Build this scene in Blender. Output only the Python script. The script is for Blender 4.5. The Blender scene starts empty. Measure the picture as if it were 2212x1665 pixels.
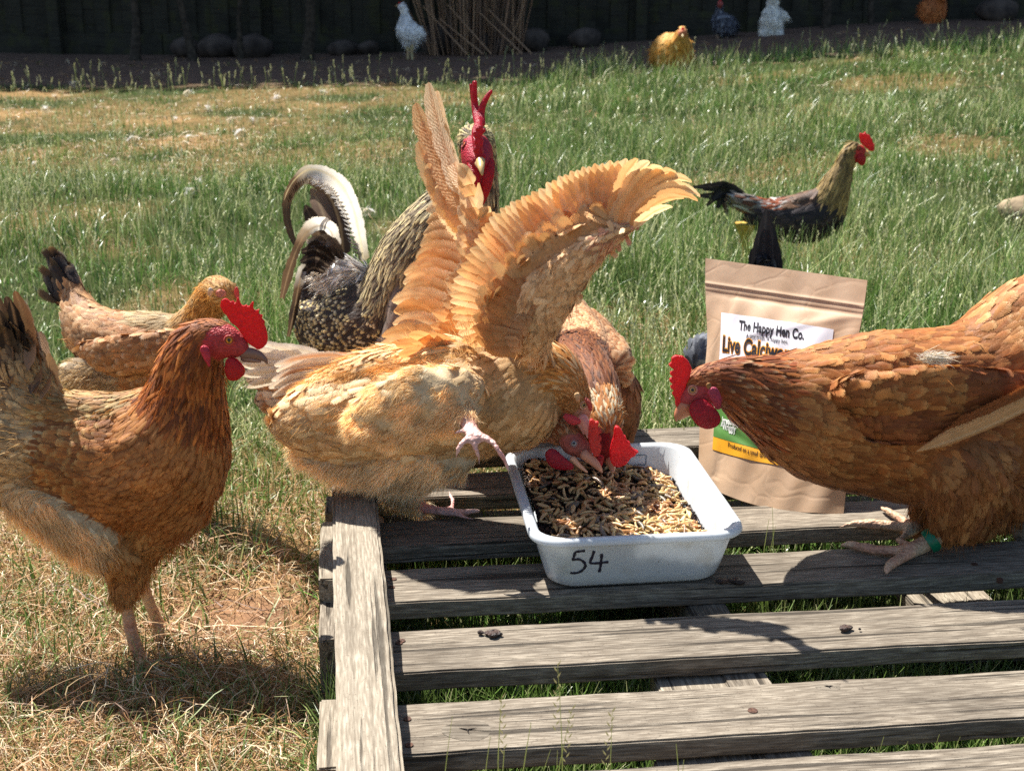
import bpy, math, random
import numpy as np
from mathutils import Vector, Matrix, bvhtree, kdtree
R = math.radians
random.seed(7); RNG = np.random.default_rng(11)
SC = bpy.context.scene
COL = SC.collection

# ---------------------------------------------------------------- camera, sky, sun, exposure
CAM_H, PITCH, FPX = 0.80, R(17.2), 3000.0          # FPX: focal length in units of a 2212-wide picture
cd = bpy.data.cameras.new('camera'); cam = bpy.data.objects.new('camera', cd); COL.objects.link(cam)
cam.location = (0, 0, CAM_H); cam.rotation_euler = (R(90) - PITCH, 0, 0)
cd.sensor_width = 36; cd.lens = 36 * FPX / 2212; cd.clip_start = 0.02; cd.clip_end = 400
cd.dof.use_dof = True; cd.dof.focus_distance = 1.55; cd.dof.aperture_fstop = 16
SC.camera = cam
SUN_EL, SUN_AZ = R(60), (-0.66, 0.75)                # azimuth as a vector on the ground, towards the sun
sl = bpy.data.lights.new('sun', 'SUN'); sun = bpy.data.objects.new('sun', sl); COL.objects.link(sun)
_a = Vector((SUN_AZ[0], SUN_AZ[1], 0)).normalized()
SUN_DIR = Vector((_a.x * math.cos(SUN_EL), _a.y * math.cos(SUN_EL), math.sin(SUN_EL)))
sun.rotation_euler = SUN_DIR.to_track_quat('Z', 'Y').to_euler()
sl.energy = 5.0; sl.angle = R(0.53); sl.color = (1.0, 0.968, 0.915)
w = bpy.data.worlds.new('World'); SC.world = w; w.use_nodes = True
_n = w.node_tree; _bg = _n.nodes['Background']
sky = _n.nodes.new('ShaderNodeTexSky'); sky.sky_type = 'NISHITA'; sky.sun_disc = False
sky.sun_elevation = SUN_EL; sky.sun_rotation = math.atan2(_a.x, _a.y)
_n.links.new(sky.outputs[0], _bg.inputs[0]); _bg.inputs[1].default_value = 0.07
SC.view_settings.view_transform = 'Standard'; SC.view_settings.look = 'None'
SC.view_settings.exposure = 1.20; SC.view_settings.gamma = 1
SC.cycles.max_bounces = 6; SC.cycles.transparent_max_bounces = 16
SC.cycles.sample_clamp_indirect = 6
SC.cycles.use_denoising = False

# ---------------------------------------------------------------- photograph geometry -> metres
CP, SP = math.cos(PITCH), math.sin(PITCH)
def ray(px, py):
    x = (px - 1106) / FPX; u = -(py - 832.5) / FPX
    return Vector((x, CP + u * SP, -SP + u * CP))
def W(px, py, y):                                     # the point seen at (px,py) that stands y metres ahead
    r = ray(px, py); t = y / r.y
    return Vector((r.x * t, y, CAM_H + r.z * t))
def WZ(px, py, z):                                    # the point seen at (px,py) on the level z
    r = ray(px, py); t = (z - CAM_H) / r.z
    return Vector((r.x * t, r.y * t, z))
def mpp(p):                                           # metres per picture unit at point p
    return (p[1] * CP - (p[2] - CAM_H) * SP) / FPX
ZT = {'1': (0, .3805, 518.4), '2': (518.4, .4687, 144), '3': (518.4, .4166, 691.2), '4': (1382.4, .4498, 518.4),
      '5': (0, .3774, 1036.8), '6': (691.2, .6875, 979.2), 'G': (1468.8, .3359, 247.7), 'a': (0, .3385, 0),
      'b': (691.2, .3385, 0), 'c': (1382.4, .375, 0), 'A': (1123.2, .2940, 806.4), 'B': (547.2, .2767, 316.8),
      'C': (921.6, .2076, 144), 'H': (1468.8, .3459, 547.2), 'E': (1152, .2595, 604.8), 'F': (1728, .2422, 979.2), 'D': (0, 1, 0)}
def Z(k, x, y):
    o, s, t = ZT[k]; return (o + s * x, t + s * y)

def smooth(a, b, x):
    t = np.clip((x - a) / (b - a), 0, 1); return t * t * (3 - 2 * t)
def ground_z(x, y):
    return 0.30 * smooth(-0.5, 4.2, x) * smooth(3.5, 9.5, y) + 0.05 * smooth(4, 9, y) * np.sin(x * .9 + 1) * .4
def lin(c):
    c = np.asarray(c, float) / 255.0
    return np.where(c <= .04045, c / 12.92, ((c + .055) / 1.055) ** 2.4)
_ph = RNG.uniform(0, 6.28, (24, 3)); _an = RNG.uniform(0, 6.28, 24)
def vnoise(x, y, s, k=0):                              # smooth pseudo noise in 0..1
    v = 0
    for i in range(6):
        a = _an[(i + k * 5) % 24]; f = s * (1 + .37 * i)
        v = v + np.sin(f * (x * math.cos(a) + y * math.sin(a)) + _ph[(i + k * 7) % 24, 0]) * np.cos(f * .7 * (y * math.cos(a) - x * math.sin(a)) + _ph[(i + k * 3) % 24, 1])
    return np.clip(.5 + v / 4.5, 0, 1)

# ---------------------------------------------------------------- materials
def _nt(name):
    m = bpy.data.materials.new(name); m.use_nodes = True
    nt = m.node_tree; nt.nodes.clear()
    return m, nt
class NB:
    def __init__(s, name): s.m, s.t = _nt(name)
    def n(s, kind, **kw):
        nd = s.t.nodes.new('ShaderNode' + kind); ins = kw.pop('i', {})
        for k, v in kw.items(): setattr(nd, k, v)
        for k, v in ins.items():
            if isinstance(v, bpy.types.NodeSocket): s.t.links.new(v, nd.inputs[k])
            else: nd.inputs[k].default_value = v
        return nd
    def out(s, sh): 
        o = s.n('OutputMaterial'); s.t.links.new(sh, o.inputs[0]); return s.m
    def ramp(s, f, stops):
        nd = s.n('ValToRGB', i={0: f}); cr = nd.color_ramp
        while len(cr.elements) < len(stops): cr.elements.new(.5)
        for e, (p, c) in zip(cr.elements, stops): e.position = p; e.color = (*c[:3], 1) if hasattr(c, '__len__') else (c, c, c, 1)
        return nd.outputs[0]
    def mix(s, f, a, b, mode='MIX'):
        nd = s.n('Mix', data_type='RGBA', blend_type=mode, i={0: f, 6: a, 7: b}); return nd.outputs[2]
    def math(s, op, a, b=0.0, c=0.0):
        return s.n('Math', operation=op, i={0: a, 1: b, 2: c}).outputs[0]
def L4(r, g, b): return (*[float(v) for v in lin((r, g, b))], 1)

def mat_plumage(name, transl=.12, rough=.55, barb=.22, spec=.3, fray=0):
    b = NB(name); col = b.n('Attribute', attribute_name='Col').outputs[0]
    uv = b.n('UVMap', uv_map='uv').outputs[0]; sx = b.n('SeparateXYZ', i={0: uv})
    u = b.math('ABSOLUTE', b.math('SUBTRACT', sx.outputs[0], .5))
    ph = b.math('ADD', b.math('MULTIPLY', u, 55.0), b.math('MULTIPLY', sx.outputs[1], -75.0))
    tc = b.n('TexCoord').outputs[3]
    nz = b.n('TexNoise', i={0: tc, 2: 260.0, 3: 2.0}).outputs[0]
    wv = b.math('SINE', b.math('ADD', ph, b.math('MULTIPLY', nz, 9.0)))
    f = b.math('MULTIPLY_ADD', wv, barb * .5, 1.0)
    n2 = b.n('TexNoise', i={0: tc, 2: 90.0, 3: 3.0}).outputs[0]
    f = b.math('MULTIPLY', f, b.math('MULTIPLY_ADD', n2, .5, .75))
    c = b.mix(1.0, col, b.n('CombineColor', i={0: f, 1: f, 2: f}).outputs[0], 'MULTIPLY')
    bp = b.n('Bump', i={'Strength': .25, 'Distance': .001, 'Height': wv}).outputs[0]
    p = b.n('BsdfPrincipled', i={'Base Color': c, 'Roughness': rough, 'Normal': bp, 'Specular IOR Level': spec, 'Sheen Weight': .08, 'Sheen Roughness': .4})
    t = b.n('BsdfTranslucent', i={0: b.mix(1.0, c, (1.0, .90, .72, 1), 'MULTIPLY')})
    sh = b.n('MixShader', i={0: transl, 1: p.outputs[0], 2: t.outputs[0]}).outputs[0]
    if fray:                                             # barbs part and fray towards the vane's edge
        e = b.math('MULTIPLY', u, 2.0)
        if fray == 1: e = b.math('MAXIMUM', e, b.math('MULTIPLY', b.math('SUBTRACT', sx.outputs[1], .55), 2.2))
        ph2 = b.math('SINE', b.math('ADD', b.math('MULTIPLY', ph, .8), b.math('MULTIPLY', nz, 30.0)))
        thr = b.math('MULTIPLY_ADD', ph2, .17 if fray == 1 else .07, .80 if fray == 1 else .92)
        sh = b.n('MixShader', i={0: b.math('GREATER_THAN', e, thr), 1: sh, 2: b.n('BsdfTransparent').outputs[0]}).outputs[0]
    return b.out(sh)
def mat_skin(name, rough=.45, scale=260, bump=.5, transl=.0, sss=.0, spec=.4):
    b = NB(name); col = b.n('Attribute', attribute_name='Col').outputs[0]
    tc = b.n('TexCoord').outputs[3]
    v = b.n('TexVoronoi', i={'Vector': tc, 'Scale': scale}).outputs[0]
    nz = b.n('TexNoise', i={'Vector': tc, 'Scale': scale * .35, 'Detail': 3.0}).outputs[0]
    n3 = b.n('TexNoise', i={'Vector': tc, 'Scale': scale * .12, 'Detail': 2.0}).outputs[0]
    f = b.math('MULTIPLY', b.math('MULTIPLY_ADD', v, -.45 if bump > .75 else -.18, 1.15 if bump > .75 else 1.06), b.math('MULTIPLY_ADD', nz, .9, .55)); g = b.math('MULTIPLY', f, b.math('MULTIPLY_ADD', n3, 1.2, .4))
    c = b.mix(1.0, col, b.n('CombineColor', i={0: f, 1: g, 2: g}).outputs[0], 'MULTIPLY')
    bp = b.n('Bump', i={'Strength': bump, 'Distance': .0015, 'Height': v}, invert=True).outputs[0]
    p = b.n('BsdfPrincipled', i={'Base Color': c, 'Roughness': rough, 'Normal': bp, 'Specular IOR Level': spec,
            'Subsurface Weight': sss, 'Subsurface Radius': (.006, .0015, .001), 'Subsurface Scale': 1.0})
    if transl <= 0: return b.out(p.outputs[0])
    t = b.n('BsdfTranslucent', i={0: b.mix(1.0, c, (1.3, .5, .5, 1), 'MULTIPLY')})
    return b.out(b.n('MixShader', i={0: transl, 1: p.outputs[0], 2: t.outputs[0]}).outputs[0])
M = {}
M['feather'] = mat_plumage('feathers', transl=.16, fray=1, barb=.3)
M['wingfeather'] = mat_plumage('wing_feathers', transl=.60, rough=.5, barb=.10, fray=2)
M['tailfeather'] = mat_plumage('tail_feathers', transl=.30, rough=.45, barb=.12, fray=2)
M['fluff'] = mat_plumage('fluff', transl=.42, rough=.8, barb=0, spec=.1)
M['leg'] = mat_skin('leg_scales', rough=.5, scale=230, bump=1.0)
M['face'] = mat_skin('face_skin', rough=.55, scale=420, bump=.8, spec=.3)
M['comb'] = mat_skin('comb_skin', rough=.38, scale=620, bump=.6, transl=.42, spec=.5)
M['beak'] = mat_skin('beak_horn', rough=.35, scale=60, bump=.05)
M['eye'] = NB('eye'); _e = M['eye']
M['eye'] = _e.out(_e.n('BsdfPrincipled', i={'Base Color': _e.n('Attribute', attribute_name='Col').outputs[0], 'Roughness': .08}).outputs[0])

def mat_veg(name, transl=.35, rough=.55):
    b = NB(name); c = b.n('Attribute', attribute_name='Col').outputs[0]
    p = b.n('BsdfPrincipled', i={'Base Color': c, 'Roughness': rough, 'Specular IOR Level': .4})
    t = b.n('BsdfTranslucent', i={0: c})
    return b.out(b.n('MixShader', i={0: transl, 1: p.outputs[0], 2: t.outputs[0]}).outputs[0])
M['grass'] = mat_veg('grass_blades', .24, .33)
M['straw'] = mat_veg('straw', .2, .5)
M['leaf'] = mat_veg('leaves', .3, .5)

def mat_wood(name, base, dark, light, green=0.0, sc=1.0):
    b = NB(name); tc = b.n('TexCoord').outputs[3]        # object space; grain runs along object x
    dark_ = (*[float(v) * .7 for v in dark[:3]], 1)
    oi = b.n('ObjectInfo').outputs[5]
    off = b.n('VectorMath', operation='ADD', i={0: tc, 1: b.n('CombineXYZ', i={0: oi, 1: b.math('MULTIPLY', oi, 7.0), 2: b.math('MULTIPLY', oi, 3.0)}).outputs[0]}).outputs[0]
    st = b.n('Mapping', i={0: off, 3: (5.5 * sc, 85 * sc, 85 * sc)}).outputs[0]
    wob = b.n('TexNoise', i={0: st, 2: 1.0, 3: 5.0, 4: .6}).outputs[0]
    fine = b.n('TexNoise', i={0: b.n('Mapping', i={0: off, 3: (45, 480, 480)}).outputs[0], 2: 1.0, 3: 3.0}).outputs[0]
    big = b.n('TexNoise', i={0: off, 2: 5.0, 3: 3.0}).outputs[0]
    c = b.ramp(wob, [(.15, dark), (.40, base), (.60, base), (.85, light)])
    c = b.mix(b.math('MULTIPLY', fine, .95), c, b.ramp(fine, [(.35, dark), (.65, light)]), 'MIX')
    c = b.mix(b.ramp(big, [(.5, 0.0), (.72, .55)]), c, (*[float(v) * .45 for v in dark[:3]], 1))
    gl = b.n('TexNoise', i={0: b.n('Mapping', i={0: off, 3: (1.6, 210, 210)}).outputs[0], 2: 1.0, 3: 2.0}).outputs[0]
    c = b.mix(b.ramp(gl, [(.40, .32), (.47, 0.0)]), c, dark_)
    sp = b.n('TexNoise', i={0: off, 2: 420.0, 3: 2.0}).outputs[0]; c = b.mix(b.ramp(sp, [(.62, 0.0), (.70, .45)]), c, dark_)
    crack = b.n('TexNoise', i={0: b.n('Mapping', i={0: off, 3: (3.0, 110, 110)}).outputs[0], 2: 1.0, 3: 4.0}).outputs[0]
    cm = b.ramp(crack, [(.35, 1.0), (.40, 0.0)])
    c = b.mix(b.math('MULTIPLY', cm, .7), c, (.02, .016, .012, 1))
    if green: c = b.mix(b.ramp(b.n('TexNoise', i={0: off, 2: 9.0}).outputs[0], [(.5, 0.0), (.7, green)]), c, L4(70, 72, 40))
    h = b.math('SUBTRACT', b.math('ADD', b.math('MULTIPLY', wob, .6), b.math('MULTIPLY', fine, .5)), b.math('MULTIPLY', cm, .8))
    bp = b.n('Bump', i={'Strength': .9, 'Distance': .0022, 'Height': h}).outputs[0]
    return b.out(b.n('BsdfPrincipled', i={'Base Color': c, 'Roughness': .85, 'Normal': bp, 'Specular IOR Level': .2}).outputs[0])
M['wood'] = mat_wood('weathered_wood', lin((120, 109, 94)), lin((64, 55, 46)), lin((164, 153, 136)))
M['wood_rail'] = mat_wood('rail_wood', lin((142, 131, 114)), lin((98, 86, 71)), lin((178, 167, 148)))
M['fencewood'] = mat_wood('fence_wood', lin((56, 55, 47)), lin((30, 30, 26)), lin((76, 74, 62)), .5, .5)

def mat_simple(name, col, rough=.6, bump=0, scale=50, spec=.4, col2=None, metallic=0):
    b = NB(name); tc = b.n('TexCoord').outputs[3]
    nz = b.n('TexNoise', i={0: tc, 2: float(scale), 3: 4.0}).outputs[0]
    c = b.mix(b.ramp(nz, [(.35, 0.0), (.65, 1.0)]), col, col2 or col)
    p = b.n('BsdfPrincipled', i={'Base Color': c, 'Roughness': rough, 'Specular IOR Level': spec, 'Metallic': metallic})
    if bump:
        bp = b.n('Bump', i={'Strength': bump, 'Distance': .01, 'Height': nz}); b.t.links.new(bp.outputs[0], p.inputs['Normal'])
    return b.out(p.outputs[0])

# ---------------------------------------------------------------- mesh assembly
class MB:
    """collects vertex arrays, quads/tris, per-vertex colour, uv and material index into ONE mesh"""
    def __init__(s): s.v = []; s.c = []; s.uv = []; s.f = []; s.mi = []; s.n = 0; s.sm = []
    def add(s, v, f, c, uv=None, mi=0, smooth=True):
        v = np.asarray(v, float).reshape(-1, 3); f = np.asarray(f, int); 
        c = np.asarray(c, float); c = np.broadcast_to(c[..., :3], (len(v), 3)) if c.ndim == 1 else c[:, :3]
        s.v.append(v); s.c.append(c); s.uv.append(np.zeros((len(v), 2)) if uv is None else np.asarray(uv, float).reshape(-1, 2))
        s.f.append(f + s.n); s.mi.append(np.full(len(f), mi)); s.sm.append(np.full(len(f), smooth)); s.n += len(v)
    def build(s, name, mats, parent=None, at=None):
        me = bpy.data.meshes.new(name); v = np.concatenate(s.v)
        org = Vector(at) if at is not None else Vector((0, 0, 0))
        v = v - np.array(org)
        tot = np.concatenate([np.full(len(f), f.shape[1]) for f in s.f]); loops = np.concatenate([f.ravel() for f in s.f])
        st = np.concatenate([[0], np.cumsum(tot)[:-1]])
        me.vertices.add(len(v)); me.vertices.foreach_set('co', v.ravel().astype(np.float32))
        me.loops.add(len(loops)); me.loops.foreach_set('vertex_index', loops.astype(np.int32))
        me.polygons.add(len(tot)); me.polygons.foreach_set('loop_start', st.astype(np.int32)); me.polygons.foreach_set('loop_total', tot.astype(np.int32))
        for m in (mats if isinstance(mats, (list, tuple)) else [mats]): me.materials.append(M[m] if isinstance(m, str) else m)
        me.polygons.foreach_set('material_index', np.concatenate(s.mi).astype(np.int32))
        me.polygons.foreach_set('use_smooth', np.concatenate(s.sm))
        c = np.concatenate(s.c); ca = me.color_attributes.new('Col', 'FLOAT_COLOR', 'POINT')
        ca.data.foreach_set('color', np.concatenate([c, np.ones((len(c), 1))], 1).ravel().astype(np.float32))
        uv = np.concatenate(s.uv); ul = me.uv_layers.new(name='uv'); ul.data.foreach_set('uv', uv[loops].ravel().astype(np.float32))
        me.update(calc_edges=True)
        o = bpy.data.objects.new(name, me); COL.objects.link(o); o.location = org
        if parent is not None: adopt(o, parent)
        return o
def adopt(o, parent):
    o.parent = parent; o.location = Vector(o.location) - world_loc(parent)
def world_loc(o):
    l = Vector(o.location)
    while o.parent: o = o.parent; l += Vector(o.location)
    return l
def thing(name, label, cat, loc=(0, 0, 0), group=None):
    o = bpy.data.objects.new(name, None); COL.objects.link(o); o.location = loc; o.empty_display_size = .05
    return tag(o, label, cat, group)
def tag(o, label, cat, group=None, kind=None):
    if label: o['label'] = label
    if cat: o['category'] = cat
    if group: o['group'] = group
    if kind: o['kind'] = kind
    return o
def nrm(a): return a / np.maximum(np.linalg.norm(a, axis=-1, keepdims=True), 1e-9)
def grid_faces(n, r, c):                               # n grids of r x c vertices -> quads
    i = (np.arange(r - 1)[:, None] * c + np.arange(c - 1)[None]).ravel()
    q = np.stack([i, i + 1, i + c + 1, i + c], 1)
    return (np.arange(n)[:, None, None] * (r * c) + q[None]).reshape(-1, 4)

def mesh_from(parts, voxel, it=8):
    """parts: list of (verts, faces). Union + voxel remesh + smooth -> (verts, normals, faces, mesh)"""
    v = np.concatenate([p[0] for p in parts]); fs = []; k = 0
    for p in parts: fs += [tuple(int(i) + k for i in f) for f in p[1]]; k += len(p[0])
    me = bpy.data.meshes.new('tmp'); me.from_pydata([tuple(x) for x in v], [], fs); me.update()
    o = bpy.data.objects.new('tmp', me); COL.objects.link(o)
    m = o.modifiers.new('r', 'REMESH'); m.mode = 'VOXEL'; m.voxel_size = voxel; m.use_smooth_shade = True
    if it:
        m = o.modifiers.new('s', 'SMOOTH'); m.factor = .5; m.iterations = it
    dg = bpy.context.evaluated_depsgraph_get(); ev = o.evaluated_get(dg); r = bpy.data.meshes.new_from_object(ev)
    bpy.data.objects.remove(o); bpy.data.meshes.remove(me)
    nv = len(r.vertices); co = np.empty(nv * 3, np.float32); r.vertices.foreach_get('co', co)
    no = np.empty(nv * 3, np.float32); r.vertices.foreach_get('normal', no)
    nf = len(r.polygons); li = np.empty(len(r.loops), np.int32); r.loops.foreach_get('vertex_index', li)
    tot = np.empty(nf, np.int32); r.polygons.foreach_get('loop_total', tot)
    f = li.reshape(nf, 4) if (tot == 4).all() else None
    if f is None:
        st = np.concatenate([[0], np.cumsum(tot)[:-1]]); f = np.array([[li[s], li[s + 1], li[s + 2], li[s + (3 if t > 3 else 2)]] for s, t in zip(st, tot)])
    bpy.data.meshes.remove(r)
    return co.reshape(-1, 3).astype(float), no.reshape(-1, 3).astype(float), f
import bmesh
def _ico(sub=2):
    bm = bmesh.new(); bmesh.ops.create_icosphere(bm, subdivisions=sub, radius=1.0)
    v = np.array([x.co[:] for x in bm.verts]); f = [[x.index for x in fc.verts] for fc in bm.faces]; bm.free(); return v, f
ICO2, ICO1 = _ico(2), _ico(3)
def box(mb, x0, x1, y0, y1, z0, z1, c=(.5, .5, .5), mi=0, bev=0.0, mat=None):
    """a box with chamfered edges, in the builder's own axes (mat: optional 4x4)"""
    bm = bmesh.new(); bmesh.ops.create_cube(bm, size=1.0)
    for v in bm.verts: v.co = Vector(((x0 + x1) / 2 + v.co.x * (x1 - x0), (y0 + y1) / 2 + v.co.y * (y1 - y0), (z0 + z1) / 2 + v.co.z * (z1 - z0)))
    if bev: bmesh.ops.bevel(bm, geom=bm.edges[:], offset=bev, segments=2, affect='EDGES')
    bmesh.ops.triangulate(bm, faces=bm.faces[:])
    v = np.array([(mat @ x.co if mat else x.co)[:] for x in bm.verts]); f = [[x.index for x in fc.verts] for fc in bm.faces]; bm.free()
    mb.add(v, f, c, mi=mi, smooth=False)
def tube(mb, pts, rad, c, seg=8, mi=0, cap=True):
    p = np.array([list(q) for q in pts], float); n = len(p); rad = np.broadcast_to(np.asarray(rad, float), (n,))
    t = nrm(np.gradient(p, axis=0)); up = np.array([0, 0, 1.]) if abs(t[:, 2]).mean() < .9 else np.array([0, 1., 0])
    a = nrm(np.cross(t, up)); b2 = np.cross(a, t); an = np.linspace(0, 2 * math.pi, seg, endpoint=False)
    v = p[:, None] + rad[:, None, None] * (np.cos(an)[None, :, None] * a[:, None] + np.sin(an)[None, :, None] * b2[:, None])
    v = v.reshape(-1, 3); f = []
    for i in range(n - 1):
        for j in range(seg): f.append([i * seg + j, i * seg + (j + 1) % seg, (i + 1) * seg + (j + 1) % seg, (i + 1) * seg + j])
    cc = np.asarray(c, float); cc = cc if cc.ndim == 1 else np.repeat(cc, seg, 0)
    mb.add(v, f, cc, mi=mi)
    if cap:
        for k, base in ((0, 0), (n - 1, (n - 1) * seg)):
            vv = np.vstack([v[base:base + seg], p[k]]); mb.add(vv, [[j, (j + 1) % seg, seg] for j in range(seg)], cc if cc.ndim == 1 else cc[base:base + 1].repeat(seg + 1, 0), mi=mi)
def catmull(P, k):
    P = np.asarray(P, float); n = len(P)
    if n < 2: return P
    Q = np.vstack([2 * P[0] - P[1], P, 2 * P[-1] - P[-2]]); out = []
    for i in range(n - 1):
        p0, p1, p2, p3 = Q[i:i + 4]
        for t in np.arange(k) / k:
            out.append(.5 * ((2 * p1) + (-p0 + p2) * t + (2 * p0 - 5 * p1 + 4 * p2 - p3) * t * t + (-p0 + 3 * p1 - 3 * p2 + p3) * t ** 3))
    out.append(P[-1]); return np.array(out)
# ================================================================ SETTING
# ---------------------------------------------------------------- ground
def in_pallet(X, Y):
    ux = (X + .108) * .994 + (Y - 1.137) * .11; vy = -(X + .108) * .11 + (Y - 1.137) * .994
    return (ux > -.075) & (ux < 1.25) & (vy < .66)
def dry_amount(x, y):                                   # 1 = straw, 0 = green
    near = smooth(2.45, 1.75, y) * smooth(.55, -.05, x)
    near = np.maximum(near, smooth(1.75, 1.45, y) * smooth(-.1, -.3, x))
    n = vnoise(x, y, 2.3, 1)
    farl = smooth(4.0, 6.5, y) * smooth(.5, -1.5, x) * smooth(.30, .62, vnoise(x * .6, y, 2.6, 3))
    d = np.clip(near * (1.0 - .25 * n) + .42 * farl + .35 * smooth(.62, .8, n), 0, 1)
    return d * np.where(in_pallet(x, y), .25, 1.0)
gx = np.unique(np.concatenate([np.linspace(-60, -6, 12), np.linspace(-6, 6, 121), np.linspace(6, 60, 12)]))
gy = np.unique(np.concatenate([np.linspace(-20, .6, 8), np.linspace(.6, 3, 97), np.linspace(3, 14, 111), np.linspace(14, 90, 14)]))
X, Y = np.meshgrid(gx, gy); Zg = ground_z(X, Y)
bump = (vnoise(X, Y, 9, 2) - .5) * .012 * smooth(13, 10, Y)
hollow = -.018 * np.exp(-(((X + .36) / .10) ** 2 + ((Y - 1.63) / .09) ** 2))       # scratched bare hollow by the hen
Zg = Zg + bump + hollow
mb = MB()
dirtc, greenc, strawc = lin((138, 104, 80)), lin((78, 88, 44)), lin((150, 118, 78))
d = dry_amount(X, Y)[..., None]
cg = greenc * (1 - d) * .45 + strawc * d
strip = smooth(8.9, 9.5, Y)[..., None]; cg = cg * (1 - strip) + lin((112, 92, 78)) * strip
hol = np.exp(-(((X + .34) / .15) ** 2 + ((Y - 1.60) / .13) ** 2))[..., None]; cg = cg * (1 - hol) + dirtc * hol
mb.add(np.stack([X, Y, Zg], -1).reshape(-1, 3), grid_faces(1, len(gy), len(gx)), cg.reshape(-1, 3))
def mat_ground():
    b = NB('soil'); c = b.n('Attribute', attribute_name='Col').outputs[0]; tc = b.n('TexCoord').outputs[3]
    n1 = b.n('TexNoise', i={0: tc, 2: 60.0, 3: 8.0, 4: .65}).outputs[0]; n2 = b.n('TexNoise', i={0: tc, 2: 9.0, 3: 5.0}).outputs[0]
    f = b.math('MULTIPLY', b.math('MULTIPLY_ADD', n1, 1.1, .42), b.math('MULTIPLY_ADD', n2, .9, .55))
    c = b.mix(1.0, c, b.n('CombineColor', i={0: f, 1: f, 2: f}).outputs[0], 'MULTIPLY')
    bp = b.n('Bump', i={'Strength': .8, 'Distance': .012, 'Height': n1}).outputs[0]
    return b.out(b.n('BsdfPrincipled', i={'Base Color': c, 'Roughness': .95, 'Normal': bp, 'Specular IOR Level': .1}).outputs[0])
M['soil'] = mat_ground()
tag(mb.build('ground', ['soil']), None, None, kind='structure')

# ---------------------------------------------------------------- grass blades
def blades(mb, p, hgt, wid, bend, az, col, tipcol, rows=4, wmin=.15):
    n = len(p); f = np.linspace(0, 1, rows)
    d = np.stack([np.cos(az), np.sin(az), np.zeros(n)], 1)
    s = np.stack([-np.sin(az), np.cos(az), np.zeros(n)], 1); tw = RNG.uniform(-1, 1, n)[:, None]
    s = nrm(s + d * tw)
    ang = bend[:, None] * f[None]                        # bending away from upright along the blade
    dl = hgt[:, None] / (rows - 1)
    zz = np.cumsum(np.concatenate([np.zeros((n, 1)), np.cos(ang[:, 1:]) * dl], 1), 1)
    rr = np.cumsum(np.concatenate([np.zeros((n, 1)), np.sin(ang[:, 1:]) * dl], 1), 1)
    wv = wid[:, None] * np.maximum(1 - f ** 1.6, wmin)[None] * .5
    c = p[:, None] + d[:, None] * rr[..., None] + np.array([0, 0, 1.]) * zz[..., None]
    v = np.stack([c - s[:, None] * wv[..., None], c + s[:, None] * wv[..., None]], 2).reshape(-1, 3)
    cc = col[:, None] * (1 - f[None, :, None]) + tipcol[:, None] * f[None, :, None]
    cc = np.repeat(cc[:, :, None], 2, 2).reshape(-1, 3)
    mb.add(v, grid_faces(n, rows, 2), cc)
def scatter_screen(n, x0=-700, x1=2900, y0=78, y1=1900, z=0.0):
    px = RNG.uniform(x0, x1, n); py = RNG.uniform(y0, y1, n)
    x = (px - 1106) / FPX; u = -(py - 832.5) / FPX; ry = CP + u * SP; rz = -SP + u * CP
    t = (z - CAM_H) / rz; X, Y = x * t, ry * t
    ok = (Y < 13) & (Y > .5)
    return X[ok], Y[ok]
def lerp(a, b, t): return a * (1 - t)[:, None] + b * t[:, None]
G1, G2, G3, G4 = lin((38, 74, 28)), lin((88, 134, 50)), lin((162, 176, 104)), lin((226, 218, 176))  # G4: palest blades and seed heads, lightened to paint in whitish glints
def green_field(n, seed_h=(.035, .115), w0=.0025, yr=(78, 1900)):
    X, Y = scatter_screen(n, y0=yr[0], y1=yr[1])
    d = dry_amount(X, Y); tall = .30 + 1.25 * vnoise(X, Y, 3.1, 5) ** 1.3 + .75 * smooth(.15, .5, X) * smooth(2.3, 3.0, Y) * smooth(5.5, 4.2, Y)
    shortl = np.maximum(smooth(5, 7, Y) * smooth(.6, -.8, X) * .7, .55 * smooth(.52, .72, vnoise(X, Y, 1.5, 8)))    # the far left is cropped and thin
    keep = RNG.random(len(X)) > np.clip(d * .86 + shortl * .3, 0, .97)
    edge = 9.45 + .25 * (vnoise(X, Y * 0, 2.2, 2) - .5) - .25 * smooth(-1, -3, X)
    keep &= RNG.random(len(X)) > np.exp(-(((X + .34) / .11) ** 2 + ((Y - 1.60) / .10) ** 2)); keep &= (Y < edge); pal = in_pallet(X, Y); keep &= ~pal | (RNG.random(len(X)) < .75)
    X, Y, tall, d, shortl = X[keep], Y[keep], tall[keep], d[keep], shortl[keep]; n = len(X)
    p = np.stack([X, Y, ground_z(X, Y) - .004], 1)
    h = RNG.uniform(*seed_h, n) * (.45 + tall) * (1 - .55 * d) * (1 - shortl)
    h = np.where(in_pallet(X, Y), np.minimum(h, .085), h)
    dist = np.hypot(Y, .7); wd = np.maximum(w0 * RNG.uniform(.7, 1.5, n), .00062 * dist)
    b = RNG.gamma(2.2, .38, n); az = RNG.uniform(0, 6.283, n)
    t = np.clip(vnoise(X, Y, 5, 4) * .7 + RNG.uniform(-.25, .45, n), 0, 1)
    col = lerp(G1, G2, t); k = RNG.random(n) < (.12 + .28 * vnoise(X, Y, 1.7, 6)); col[k] = lerp(G3, G4, RNG.random(k.sum()))
    col *= RNG.uniform(.55, 1.3, n)[:, None]
    tip = col * .6 + (G3 * .4)[None]
    return p, h, wd, b, az, col, tip
mb = MB(); blades(mb, *green_field(210000), rows=4); blades(mb, *green_field(90000, yr=(78, 420)), rows=3)
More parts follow.
